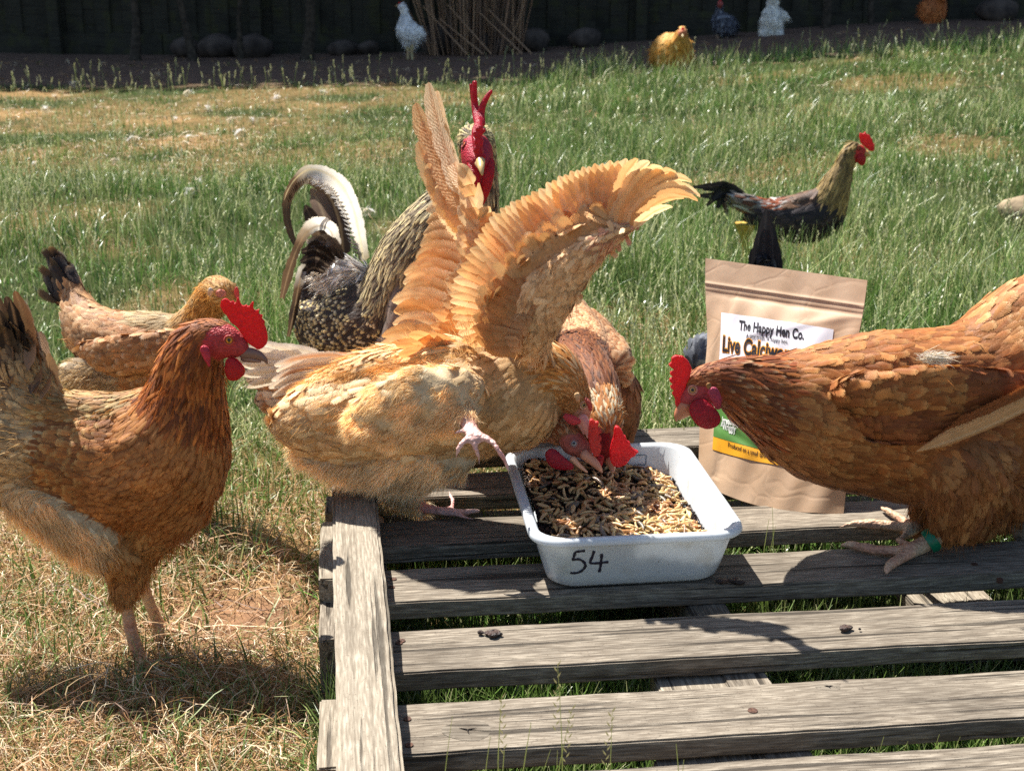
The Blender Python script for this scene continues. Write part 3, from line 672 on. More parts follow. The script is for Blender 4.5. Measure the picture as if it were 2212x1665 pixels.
def pull(a, b_, ins=.0215, r=.027):
    qx = np.abs(a) - (HW - ins - r); qy = np.abs(b_) - (HL - ins - r); k = np.hypot(np.maximum(qx, 0), np.maximum(qy, 0))
    f = np.where(k > r, r / np.maximum(k, 1e-6), 1)
    return np.sign(a) * np.where(qx > 0, (HW - ins - r) + qx * f, np.abs(a)), np.sign(b_) * np.where(qy > 0, (HL - ins - r) + qy * f, np.abs(b_))
A, B = pull(A, B)
def tp3(a, b_, z): return np.stack([TC.x + tdir.x * a + tper.x * b_, TC.y + tdir.y * a + tper.y * b_, z], -1)
mb = MB(); fr = 1 - .05 * (H < 0)
mb.add(tp3(A, B, H).reshape(-1, 3), grid_faces(1, len(gb), len(ga)), (.05, .03, .02))
n = 13000; a = RNG.uniform(-HW + .015, HW - .015, n); b2 = RNG.uniform(-HL + .015, HL - .015, n); a, b2 = pull(a, b2); z = heap_z(a, b2) - .001 + RNG.uniform(-.003, .0050, n)
ax = nrm(RNG.normal(size=(n, 3))); bx = nrm(np.cross(ax, RNG.normal(size=(n, 3)))); s = RNG.uniform(.0009, .0026, n)[:, None]
p = tp3(a, b2, z); v = np.stack([p - ax * s, p + bx * s * .6, p + ax * s, p - bx * s * .6], 1).reshape(-1, 3)
cc = np.where(RNG.random((n, 1)) < .25, lin((120, 84, 54)), lin((52, 34, 26))) * RNG.uniform(.5, 1.3, (n, 1))
mb.add(v, np.arange(4 * n).reshape(-1, 4), np.repeat(cc, 4, 0), smooth=False)
M['bedding'] = mat_skin('bedding', rough=.7, scale=500, bump=.8)
tag(mb.build('larvae_bedding', ['bedding']), 'dark crumbly bran and husk bedding filling the white tray', 'bedding', kind='stuff')
def larva_mesh(L, r, curve, kcol, rr):
    mb = MB(); n = 34; f = np.linspace(0, 1, n); th = curve * (f - .5)
    P = np.zeros((n, 3)); st = L / n; P[:, 0] = np.cumsum(np.cos(th)) * st; P[:, 1] = np.cumsum(np.sin(th)) * st; P -= P.mean(0)
    prof = np.sin(np.clip(f * 1.02 + .0, 0, 1) * math.pi) ** .42 ; seg = 1 - .13 * (np.abs(np.sin(f * math.pi * 11)) < .35)
    rad = np.maximum(r * prof * seg, r * .08); ci = np.where((np.abs(np.sin(f * math.pi * 11)) < .40)[:, None], np.array(kcol) * .52, np.array(kcol) * 1.0)
    ci[0:2] = lin((80, 48, 28)); ci[-1] = lin((90, 60, 36))
    tube(mb, P, rad, ci, 9); return mb
M['larva'] = mat_skin('larva_skin', rough=.34, scale=300, bump=.15, sss=.0, spec=.5)
LCOL = [lin((206, 158, 98)), lin((222, 184, 126)), lin((184, 132, 78)), lin((212, 170, 112)), lin((150, 106, 66)), lin((124, 106, 86))]
protos = []
for k in range(12):
    mbb = larva_mesh(random.uniform(.0175, .0245), random.uniform(.0020, .0027), random.choice((-1, 1)) * random.uniform(.5, 2.4), LCOL[k % 6 if k < 10 else 1], random)
    protos.append(mbb)
lv_meshes = []
def larva_obj(k, name='larva'):
    if len(lv_meshes) < 12:
        for i, m in enumerate(protos):
            o = m.build('larva', ['larva']); lv_meshes.append(o.data); bpy.data.objects.remove(o)
    o = bpy.data.objects.new(name, lv_meshes[k]); COL.objects.link(o); return o
n = 950; a = RNG.uniform(-HW + .020, HW - .020, n * 3); b2 = RNG.uniform(-HL + .020, HL - .021, n * 3)
dens = .42 + .58 * smooth(-.05, .04, a - .25 * (b2 + .05)); k = (RNG.random(n * 3) < dens) & inside(a, b2, .027, .020); a, b2 = a[k][:n], b2[k][:n]; n = len(a)
z = heap_z(a, b2) + RNG.uniform(.0, .0052, n)
order = np.argsort(-(z * 4 - b2 * .25 + RNG.uniform(0, .02, n)))           # nearest and topmost first: individuals
mbs = MB(); cnt = 0
for i in order:
    k = int(RNG.integers(0, 12)); loc = Vector(tp3(a[i:i + 1], b2[i:i + 1], z[i:i + 1])[0])
    rot = Matrix.Rotation(random.uniform(0, 6.28), 4, 'Z') @ Matrix.Rotation(random.gauss(0, .28), 4, 'Y') @ Matrix.Rotation(random.uniform(0, 6.28), 4, 'X')
    s = random.uniform(.85, 1.1)
    if cnt < 300:
        o = larva_obj(k); o.location = loc; o.rotation_euler = rot.to_euler(); o.scale = (s, s, s)
        tag(o, 'segmented tan larva lying in the heap inside the white tray', 'larva', 'larvae heaped in the white tray')
    else:
        m = Matrix.Translation(loc) @ rot @ Matrix.Scale(s, 4); mm = np.array(m)
        for v, f, c, in zip(protos[k].v, protos[k].f, protos[k].c):
            pass
        base = 0
        for v, f, c in zip(protos[k].v, protos[k].f, protos[k].c):
            mbs.add(v @ mm[:3, :3].T + mm[:3, 3], f - base, c); base += len(v)
    cnt += 1
tag(mbs.build('larvae', ['larva']), 'mass of smaller looking larvae buried among the bedding in the tray', 'larvae', kind='stuff')

# ================================================================ BAG
bag = thing('treat_bag', 'brown kraft paper pouch labelled The Happy Hen Co standing behind the right hen', 'bag', WZ(1665, 1090, PT))
# corners: bottom on the slat, top leaning a little back
bbl, bbr = W(1508, 1040, 1.700), W(1822, 1112, 1.595)
ppl, ppr = W(1524, 558, 1.835), W(1874, 606, 1.735)
bbl.z = PT + .002 if bbl.z < PT + .002 else bbl.z
def bag_pt(u, v, side=1.0, off=0.0):
    """u across 0..1, v up 0..1; side +1 front, -1 back"""
    bot = bbl.lerp(bbr, u); top = ppl.lerp(ppr, u)
    bot = bot + Vector((0, 0, 0)) ; p = bot.lerp(top, v)
    p.z += -.020 * math.sin(math.pi * u) * (1 - v) ** 3 * .8
    ex = (ppr - ppl).normalized(); ez = (top - bot).normalized(); nn = ex.cross(ez).normalized()   # towards the camera
    if nn.y > 0: nn = -nn
    vv = min(1, max(0, (0.84 - v) / .84)); belly = (max(0, 1 - abs(2 * u - 1) ** 2.6)) * (vv ** .55) * .030
    if v < .22: belly = belly * (.55 + .45 * v / .22) if side < 0 else belly
    wr = .0009 * math.sin(u * 17 + v * 9) * math.sin(v * 13 - u * 5) + .0006 * math.sin(u * 31 - v * 23 + 1) 
    wr += -.0012 * math.exp(-((u - .13 - .05 * math.sin(v * 9)) / .03) ** 2) * (v < .84) * (v > .05)
    wr += .0014 * math.exp(-((v - (.60 + .25 * u)) / .02) ** 2) * (u > .3) * (v < .84)
    wr += -.0014 * math.exp(-((v - (.30 - .2 * u)) / .02) ** 2) * (u < .45)
    if v > .84: wr *= .3
    zip_ = .0016 * math.exp(-((v - .885) / .006) ** 2) + .0012 * math.exp(-((v - .865) / .004) ** 2)
    sx = -.006 * math.exp(-((v - .62) / .2) ** 2) * (1 if u < .5 else -1) * abs(2 * u - 1) ** 3
    return p + nn * ((belly + zip_ + .0009) * side + wr + off) - ex * sx
b = NB('kraft_paper'); tc = b.n('TexCoord').outputs[3]
nz = b.n('TexNoise', i={0: tc, 2: 30.0, 3: 6.0}).outputs[0]; fb = b.n('TexNoise', i={0: b.n('Mapping', i={0: tc, 3: (600, 600, 180)}).outputs[0], 2: 1.0, 3: 3.0}).outputs[0]
c = b.mix(b.ramp(nz, [(.35, 0.0), (.7, 1.0)]), L4(200, 170, 140), L4(186, 154, 122)); c = b.mix(b.math('MULTIPLY', fb, .25), c, L4(140, 108, 80))
crs = b.n('TexVoronoi', feature='DISTANCE_TO_EDGE', i={'Vector': b.n('VectorMath', operation='ADD', i={0: tc, 1: b.n('VectorMath', operation='SCALE', i={0: b.n('TexNoise', i={0: tc, 2: 14.0}).outputs[1], 'Scale': .06}).outputs[0]}).outputs[0], 'Scale': 17.0}).outputs[0]
cr = b.ramp(crs, [(0, 0.0), (.06, 1.0)])
bp = b.n('Bump', i={'Strength': .25, 'Distance': .002, 'Height': b.math('ADD', nz, b.math('MULTIPLY', cr, .35))}).outputs[0]
M['kraft'] = b.out(b.n('BsdfPrincipled', i={'Base Color': c, 'Roughness': .6, 'Normal': bp, 'Specular IOR Level': .3}).outputs[0])
nu, nv = 120, 140
def bag_sheet(side):
    v = [list(bag_pt(u, vv, side)) for vv in np.linspace(0, 1, nv) for u in np.linspace(0, 1, nu)]
    f = grid_faces(1, nv, nu); return v, (f if side < 0 else f[:, ::-1])
mb = MB(); mb.add(*bag_sheet(1), (.5, .4, .3)); mb.add(*bag_sheet(-1), (.5, .4, .3))
mb.build('pouch', ['kraft'], bag)
def sheet(name, u0, u1, v0, v1, mat, off, ru=90, rv=70, curve=lambda u: 0, curve2=None):
    mb = MB(); V = []
    for vv in np.linspace(0, 1, rv):
        for u in np.linspace(u0, u1, ru):
            lo = v0 + curve(u); hi = v1 + (curve2 or (lambda q: 0))(u); V.append(list(bag_pt(u, lo + (hi - lo) * vv, 1, off)))
    mb.add(V, grid_faces(1, rv, ru)[:, ::-1], (.5, .5, .5)); return mb.build(name, [mat], bag)
M['label'] = mat_simple('label_white', L4(226, 224, 226), .35, 0, 40, .4, L4(218, 216, 220))
M['lgreen'] = mat_simple('label_green', L4(84, 128, 62), .4); M['lyellow'] = mat_simple('label_yellow', L4(226, 160, 40), .4)
M['lorange'] = mat_simple('label_orange', L4(244, 166, 38), .4); M['lblack'] = mat_simple('label_black', L4(34, 30, 34), .4); M['lwhite2'] = mat_simple('label_offwhite', L4(232, 234, 226), .4)
LU0, LU1 = .115, .84
wv = lambda u: .012 * math.cos((u - LU0) * 4.2)
sheet('label', LU0, LU1, .44, .762, 'label', .0007)
sheet('green_band', LU0, LU1, .228, .44, 'lgreen', .0007, curve=lambda u: -.012 - .010 * (u - LU0))
sheet('yellow_band', LU0, LU1, .160, .226, 'lyellow', .0008, curve=lambda u: .028 * (1 - math.cos((u - LU0) * 3.6)) * .15, curve2=lambda u: -.012 - .010 * (u - LU0))
def text(body, u, v, hgt, mat, name, off=.0012, bold=0.0, sx=1.0, tilt=0.0, w=None, ref=None):
    cu = bpy.data.curves.new('t', 'FONT'); cu.body = body; cu.size = 1; cu.offset = bold; cu.resolution_u = 4; cu.space_character = 1.04
    o = bpy.data.objects.new('t', cu); COL.objects.link(o); dg = bpy.context.evaluated_depsgraph_get()
    me = bpy.data.meshes.new_from_object(o.evaluated_get(dg)); bpy.data.objects.remove(o)
    bm = bmesh.new(); bm.from_mesh(me); bpy.data.meshes.remove(me); bmesh.ops.triangulate(bm, faces=bm.faces[:])
    bmesh.ops.subdivide_edges(bm, edges=[e for e in bm.edges if e.calc_length() > .25], cuts=2)
    bmesh.ops.triangulate(bm, faces=bm.faces[:])
    BW = (bbr - bbl).length; BH = (ppl - bbl).length; xm = max(x.co.x for x in bm.verts) if ref is None else ref; text.last = xm
    s = hgt if w is None else w * BW / xm
    sy = hgt
    V = [list(bag_pt(u + x.co.x * s * sx / BW, v + (x.co.y * sy + x.co.x * s * tilt) / BH, 1, off)) for x in bm.verts]
    F = [[x.index for x in f.verts] for f in bm.faces]; bm.free()
    mb = MB(); mb.add(V, F, (.1, .1, .1), smooth=False); o = mb.build(name, [mat], bag); return o
text('The Happy Hen Co.', .245, .695, .0185, 'lblack', 'brand_line', bold=.035, w=.42)
text('A tiny treat. A happy hen.', .300, .664, .0085, 'lblack', 'tagline', w=.27)
text('Live Calciworms', .135, .590, .029, 'lblack', 'product_name', off=.0017, bold=.03, w=.54)
text('Live Calciworms', .135, .590, .029, 'lorange', 'product_outline', off=.0012, bold=.075, w=.54, ref=text.last)
text('Irresistibly', .175, .282, .0110, 'lwhite2', 'slogan', bold=.035, w=.125)
text('^Wriggly', .165, .256, .0120, 'lwhite2', 'slogan', bold=.035, w=.115)
text('Produced on a small farm in the UK', .23, .190, .0085, 'lblack', 'small_print', off=.0013, bold=.01, w=.38, tilt=-.05)
# ================================================================ BIRD BUILDER
def chain_nodes(chains):
    """chains: lists of (px, py, dist, r_px, style[, squash]); returns dense arrays: centre, radius, squash, flow, style index"""
    C, Rr, S, T, ST, names, H = [], [], [], [], [], [], []
    for ch in chains:
        P = np.array([list(W(n[0], n[1], n[2])) for n in ch]); r = np.array([n[3] * mpp(p) for n, p in zip(ch, P)])
        sq = np.array([n[5] if len(n) > 5 else .85 for n in ch]); k = 7
        D = catmull(np.hstack([P, r[:, None], sq[:, None]]), k) if len(ch) > 1 else np.hstack([P, r[:, None], sq[:, None]])
        t = nrm(np.gradient(D[:, :3], axis=0)) if len(D) > 1 else np.array([[1., 0, 0]])
        for i in range(len(D)):
            sid = ch[min(len(ch) - 1, int(round(i / k)))][4]
            if sid not in names: names.append(sid)
            C.append(D[i, :3]); Rr.append(max(D[i, 3], .001)); S.append(D[i, 4]); T.append(t[i]); ST.append(names.index(sid))
    return np.array(C), np.array(Rr), np.array(S), np.array(T), np.array(ST), names
def pick(cols, n, w=None):
    cols = np.array(cols); w = None if w is None else np.array(w) / np.sum(w)
    return cols[RNG.choice(len(cols), n, p=w)]
PW = {'round': [.35, .85, 1.0, .92, .45], 'hackle': [.35, .8, .75, .5, .10], 'long': [.4, .9, 1.0, .95, .35], 'spangle': [.35, .85, 1.0, .85, .35]}
def feather_patch(mb, p, t, n, L, Wd, lift, base, edge, tip, shaft, shape='round', mi=0, curve=.25, jit=.18, tipk=(0, 0, .0, .55, 1.0)):
    N = len(p); rows = 5; f = np.array([0, .3, .6, .85, 1.0]); wv = np.array(PW[shape])
    t = nrm(t + RNG.normal(0, jit, (N, 3))); t = nrm(t - n * np.sum(t * n, 1, keepdims=True)); s = np.cross(n, t)
    L = L * RNG.uniform(.75, 1.2, N); Wd = Wd * RNG.uniform(.8, 1.2, N); lift = lift * RNG.uniform(.4, 1.6, N)
    a = L[:, None] * f[None]
    cen = p[:, None] + t[:, None] * (a * np.cos(lift)[:, None])[..., None] + n[:, None] * (a * np.sin(lift)[:, None] - curve * L[:, None] * f[None] ** 2 * .35 + .0006)[..., None]
    hw = (Wd[:, None] * wv[None] * .5)[..., None]; cam_ = (Wd[:, None] * wv[None] * .14)[..., None] * n[:, None]
    V = np.stack([cen - s[:, None] * hw - cam_, cen, cen + s[:, None] * hw - cam_], 2)        # N,5,3,3
    V[:, 4, 0] -= t * (L * .05)[:, None]; V[:, 4, 2] -= t * (L * .05)[:, None]
    tk = np.array(tipk)[None, :, None, None]
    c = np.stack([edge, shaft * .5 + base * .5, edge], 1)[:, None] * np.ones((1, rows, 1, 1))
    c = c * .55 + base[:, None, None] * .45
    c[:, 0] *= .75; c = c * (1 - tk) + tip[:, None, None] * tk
    uv = np.stack(np.broadcast_arrays(np.array([0, .5, 1.])[None, None, :], f[None, :, None] + np.zeros((N, 1, 1))), -1)
    uv = uv * np.array([1, 1.]); mb.add(V.reshape(-1, 3), grid_faces(N, rows, 3), c.reshape(-1, 3), uv.reshape(-1, 2), mi=mi)
def strands(mb, p, d, L, wd, col, droop=.3, mi=2, wav=.15):
    N = len(p); f = np.array([0, .4, .75, 1.0]); d = nrm(d + RNG.normal(0, wav, (N, 3))); g = np.array([0, 0, -1.]) * droop + RNG.normal(0, wav, (N, 3))
    L = L * RNG.uniform(.5, 1.3, N); c = p[:, None] + d[:, None] * (L[:, None] * f)[..., None] + g[:, None] * (L[:, None] * f ** 2)[..., None]
    s = nrm(np.cross(d, RNG.normal(size=(N, 3)))); hw = (wd * np.array([1, .9, .6, .12]) * .5)[None, :, None]
    V = np.stack([c - s[:, None] * hw, c + s[:, None] * hw], 2)
    cc = np.repeat(np.repeat(col[:, None], 4, 1)[:, :, None], 2, 2) * np.array([.75, .92, 1.08, 1.2])[None, :, None, None]  # roots darkened, tips lightened: depth shading painted into each strand
    mb.add(V.reshape(-1, 3), grid_faces(N, 4, 2), cc.reshape(-1, 3), mi=mi)
def nodes_info(q, C, Rr, S):
    d = (q[:, None] - C[None]); d[..., 1] /= S[None] ** .5; return np.linalg.norm(d, axis=2) / Rr[None]
def sample_surface(v, f, nrmls, n, weight=None):
    a, b_, c, e = v[f[:, 0]], v[f[:, 1]], v[f[:, 2]], v[f[:, 3]]
    ar = np.linalg.norm(np.cross(c - a, e - b_), axis=1) * .5
    wgt = ar if weight is None else ar * weight
    tot = wgt.sum(); 
    if n is None: n = int(tot)
    i = RNG.choice(len(f), n, p=wgt / tot); u, w_ = RNG.random((2, n, 1))
    p = (a[i] * (1 - u) + b_[i] * u) * (1 - w_) + (e[i] * (1 - u) + c[i] * u) * w_
    nn = nrm(nrmls[f[i]].mean(1)); return p, nn, i
def swirl(p, s, k):
    return np.stack([vnoise(p[:, 0] * s + p[:, 1] * s * .4, p[:, 2] * s, 1.0, k), vnoise(p[:, 2] * s, p[:, 1] * s + p[:, 0] * .6 * s, 1.0, k + 1), vnoise(p[:, 0] * s, p[:, 2] * s - p[:, 1] * s, 1.0, k + 2)], 1) * 2 - 1
def plume(name, parent, chains, styles, voxel=.004, it=6, extra=None, at=None, gain=(1, 1, 1)):
    """a continuous feathered body (or wing) grown over chains of overlapping ellipsoids"""
    C, Rr, S, T, ST, names = chain_nodes(chains)
    parts = []
    for c, r, s in zip(C, Rr, S):
        v, f = ICO2; parts.append((v * np.array([r, r * s, r]) + c, f))
    v, nn, f = mesh_from(parts, voxel, it)
    gain = np.array(gain, float); sty0 = [styles[nm] for nm in names]
    q = nodes_info(v, C, Rr, S); amp = np.array([s_.get('bulge', 0) for s_ in sty0])[ST[np.argmin(q, 1)]]
    if amp.max() > 0: v = v + nn * (amp * (swirl(v, 62, 2)[:, 0] + .5 * swirl(v, 130, 1)[:, 1]))[:, None]
    q += RNG.normal(0, .03, q.shape[:1] + (1,)); k = np.argmin(q, 1)
    sty = [styles[nm] for nm in names]; vs = ST[k]
    ucol = np.array([s_.get('skin', np.array(s_['cols']).mean(0) * .8) for s_ in sty]); smi = np.array([s_.get('mi', 0) for s_ in sty])
    vc = ucol[vs] * np.where(np.array(['L' in s_ for s_ in sty])[vs][:, None], gain, 1.0); mb = MB(); fm = smi[vs[f[:, 0]]]
    for m in np.unique(fm): 
        g = f[fm == m]; used, inv = np.unique(g, return_inverse=True)
        mb.add(v[used], inv.reshape(-1, 4), vc[used], uv=np.tile([.5, .5], (len(used), 1)), mi=int(m))
    fc = v[f].mean(1); kf = np.argmin(nodes_info(fc, C, Rr, S), 1)
    for si, st in enumerate(sty):
        if 'L' not in st: continue
        wgt = (ST[kf] == si).astype(float)
        if wgt.sum() < 3: continue
        a_, b_, c_, e_ = v[f[:, 0]], v[f[:, 1]], v[f[:, 2]], v[f[:, 3]]; area = (np.linalg.norm(np.cross(c_ - a_, e_ - b_), axis=1) * .5 * wgt).sum()
        N = int(area / (st['L'] * st['W']) * st.get('dens', 3.2) * 2.2)
        p, pn, i = sample_surface(v, f, nn, max(N, 4), wgt)
        rad = st['W'] * st.get('gap', .42); kd = {}; keep = []                       # thin out to an even spacing
        inv = 1 / rad
        for j, (x, y, z) in enumerate(p * inv):
            cell = (int(x // 1), int(y // 1), int(z // 1)); ok = True
            for dx in (-1, 0, 1):
                for dy in (-1, 0, 1):
                    for dz in (-1, 0, 1):
                        for (a1, b1, c1) in kd.get((cell[0] + dx, cell[1] + dy, cell[2] + dz), ()):
                            if (a1 - x) ** 2 + (b1 - y) ** 2 + (c1 - z) ** 2 < 1: ok = False; break
                        if not ok: break
                    if not ok: break
                if not ok: break
            if ok: kd.setdefault(cell, []).append((x, y, z)); keep.append(j)
        p, pn = p[keep], pn[keep]; N = len(p)
        qd = nodes_info(p, C, Rr, S); wt = np.exp(-(qd ** 2) * 3.0); t = wt @ T
        if 'dir' in st: t = t * (1 - st.get('dirk', .6)) + np.array(st['dir']) * st.get('dirk', .6) * np.linalg.norm(t, axis=1, keepdims=True)
        t = nrm(t - pn * np.sum(t * pn, 1, keepdims=True))
        br = RNG.uniform(1 - st.get('var', .18), 1 + st.get('var', .18), N)[:, None] * (.8 + .4 * vnoise(p[:, 0] * 40 + p[:, 1] * 9, p[:, 2] * 40, 1.0, si))[:, None]
        br = br * gain * st.get('cg', 1.0); base = pick(st['cols'], N, st.get('w')) * br
        edge = pick(st['edge'], N) * br if 'edge' in st else base; tip = pick(st['tip'], N, st.get('tw')) * br if 'tip' in st else edge
        shaft = pick(st['shaft'], N) * br if 'shaft' in st else base
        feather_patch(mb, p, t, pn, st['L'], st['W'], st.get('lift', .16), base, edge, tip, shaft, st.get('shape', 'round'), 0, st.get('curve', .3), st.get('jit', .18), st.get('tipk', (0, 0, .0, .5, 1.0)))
        if 'fluff' in st or 'fden' in st:
            n2 = int(area * st['fden']) if 'fden' in st else int(N * st['fluff'] * 2); p2, pn2, _ = sample_surface(v, f, nn, n2, wgt); qd = nodes_info(p2, C, Rr, S); t2 = nrm(np.exp(-(qd ** 2) * 3) @ T)
            lump = vnoise(p2[:, 0] * 55 + p2[:, 1] * 21, p2[:, 2] * 55 - p2[:, 1] * 13, 1.0, 3)
            sw = swirl(p2, 85, 4); d2 = nrm(t2 * .8 + pn2 * (st.get('up', .12) + st.get('up', .12) * 4 * lump)[:, None] + np.array([0, 0, -.25]) + sw * st.get('swirl', .3))
            strands(mb, p2, d2, st.get('fl', .02), st.get('fw', .0009), pick(st['cols'], n2, st.get('w')) * gain * st.get('sg', 1.0) * RNG.uniform(.8, 1.25, n2)[:, None] * (.8 + .4 * lump)[:, None], st.get('droop', .3))
    if extra: extra(mb)
    o = mb.build(name, ['feather', 'leg', 'fluff', 'face'], parent, at=at if at is not None else world_loc(parent))
    o['_'] = 0; del o['_']
    tree = bvhtree.BVHTree.FromPolygons([tuple(x) for x in v], [tuple(int(a) for a in x) for x in f])
    return o, tree
def hit(tree, px, py):
    d = ray(px, py).normalized(); loc, n, i, dist = tree.ray_cast(Vector((0, 0, CAM_H)), d)
    return (loc, n) if loc is not None else (None, None)
def lump(name, parent, parts, voxel, mat, col, it=3, colfn=None):
    v, n, f = mesh_from(parts, voxel, it); mb = MB(); c = np.tile(np.asarray(col), (len(v), 1)) if colfn is None else colfn(v); mb.add(v, f, c); return mb.build(name, [mat], parent, at=world_loc(parent))
def balls(chain, k=5):
    """chain of (px,py,dist,r_px[,squash]) -> overlapping ellipsoids"""
    P = np.array([list(W(n[0], n[1], n[2])) for n in chain]); r = np.array([n[3] * mpp(p) for n, p in zip(chain, P)]); s = np.array([n[4] if len(n) > 4 else 1 for n in chain])
    D = catmull(np.hstack([P, r[:, None], s[:, None]]), k) if len(chain) > 1 else np.hstack([P, r[:, None], s[:, None]])
    return [(ICO2[0] * np.array([d[3], d[3] * d[4], d[3]]) + d[:3], ICO2[1]) for d in D]
RED, DRED, PINK = lin((214, 34, 40)), lin((168, 36, 44)), lin((206, 96, 96))
def comb_plate(name, parent, outline, dist, th, col, voxel=.0009, lean=0.0, ddist=0.0, it=3):
    """serrated plate: outline in picture units, real thickness th"""
    from mathutils.geometry import tessellate_polygon
    o2 = [W(x, y, dist + ddist * (i / len(outline))) for i, (x, y) in enumerate(outline)]
    tri = tessellate_polygon([[Vector((p.x, p.z, 0)) for p in o2]]); n = len(o2)
    V = [(p.x, p.y - th / 2, p.z) for p in o2] + [(p.x, p.y + th / 2, p.z) for p in o2]
    F = [list(t) for t in tri] + [[a + n for a in reversed(t)] for t in tri] + [[i, (i + 1) % n, (i + 1) % n + n] for i in range(n)] + [[i, (i + 1) % n + n, i + n] for i in range(n)]
    return lump(name, parent, [(np.array(V), F)], voxel, 'comb', col, it)
def eye(parent, tree, px, py, r, iris, lid, out=.35, nrmv=None, pupil=.42, lidr=1.35):
    loc, n = hit(tree, px, py)
    if loc is None: return
    if nrmv is not None: n = Vector(nrmv).normalized()
    c = loc - n * r * (1 - out); 
    mb = MB(); v, f = ICO1; v = v * r; d = v @ np.array(n) / r
    col = np.where((d > math.cos(math.asin(pupil)))[:, None], lin((10, 8, 8)), np.where((d > math.cos(math.asin(.86)))[:, None], iris, lin((30, 14, 10))))
    mb.add(v + np.array(c), f, col); 
    e = mb.build('eye', ['eye'], parent, at=world_loc(parent))
    a = n.orthogonal().normalized(); b_ = n.cross(a); mb = MB()
    pts = [loc + n * r * .02 + (a * math.cos(t) + b_ * math.sin(t)) * r * (1.02 if k % 2 else 1.0) for k, t in enumerate(np.linspace(0, 2 * math.pi, 21))]
    tube(mb, pts, r * .26 * lidr / 1.35, lid, 7, cap=False); lo = mb.build('eyelid', ['face'], e, at=world_loc(e)); return e
def beak(parent, upper, lower, col, col2=None, voxel=.0008):
    """upper / lower: chains of (px,py,dist,r_px)"""
    ps = balls(upper, 4); lump('beak', parent, ps, voxel, 'beak', col, 2)
    if lower: lump('lower_beak', parent, balls(lower, 4), voxel, 'beak', col2 if col2 is not None else col, 2)
def quill(mb, root, tip, side, width, bend, base, edge, tipc, shaftc, rows=15, cols=7, mi=0, n=None, taper='primary', cup=.10, notch=0, dark=None, twist=0.0):
    """one large flight or tail feather from root to tip; side: unit vector across the vane; bend: displacement of its middle"""
    root, tip, side, bend = (np.array(list(q), float) for q in (root, tip, side, bend)); f = np.linspace(0, 1, rows)
    cen = root[None] * (1 - f)[:, None] + tip[None] * f[:, None] + bend[None] * (4 * f * (1 - f))[:, None]
    t = nrm(np.gradient(cen, axis=0)); nn = nrm(np.cross(t, side[None] + 0 * t)); s = np.cross(nn, t)
    if twist: a = twist * f[:, None]; s = s * np.cos(a) + nn * np.sin(a); nn = np.cross(t, s)
    prof = {'primary': np.clip(f / .18, .12, 1) * np.sqrt(np.clip(1.0 - ((f - .55) / .47).clip(0, 2) ** 2.6, 0.0, 1)),
            'round': np.clip(f / .25, .15, 1) * np.sqrt(np.clip(1.0 - ((f - .62) / .385).clip(0, 2) ** 2.2, 0.0, 1)),
            'sickle': np.clip(f / .12, .3, 1) * np.sqrt(np.clip(1 - f ** 3.2, 0.004, 1))}[taper]
    u = np.linspace(-1, 1, cols); rs = RNG.uniform(0, 6.28, 3)
    edgej = 1 + .035 * np.sin(f * 41 + rs[0]) + .05 * RNG.uniform(-1, 1, rows) * (f > .3)
    if notch: 
        for _ in range(notch): k = RNG.integers(rows // 3, rows - 1); edgej[k] *= RNG.uniform(.72, .9)
    hw = width * .5 * prof * edgej
    asy = np.where(u < 0, .62, 1.0)
    V = cen[:, None] + s[:, None] * (hw[:, None] * u[None] * asy)[..., None] - t[:, None] * (np.abs(u)[None] * hw[:, None] * .45)[..., None] + nn[:, None] * (cup * width * (u[None] ** 2 - .3) * prof[:, None])[..., None] * -1
    e = (np.abs(u) ** 2)[None, :, None]; tk = (smooth(.72, 1.0, f))[:, None, None]
    c = base * (1 - e) + edge * e; c = c * (1 - tk) + tipc * tk; c = c * np.ones((rows, cols, 1)); c[:, cols // 2] = c[:, cols // 2] * .45 + shaftc * .55
    c = c * RNG.uniform(.92, 1.08)
    uv = np.stack(np.broadcast_arrays(((u + 1) / 2)[None, :], f[:, None] * 2.2), -1)
    mb.add(V.reshape(-1, 3), grid_faces(1, rows, cols), c.reshape(-1, 3), uv.reshape(-1, 2), mi=mi)
    tube(mb, cen[:-1] + nn[:-1] * width * .012, np.linspace(width * .035, width * .008, rows - 1), shaftc, 5, mi=mi, cap=False)
def toes(chs):
    """feet as extra chains of style 'leg'"""
    return [[(x, y, d, r, 'leg', 1.0) for (x, y, d, r) in c] for c in chs]
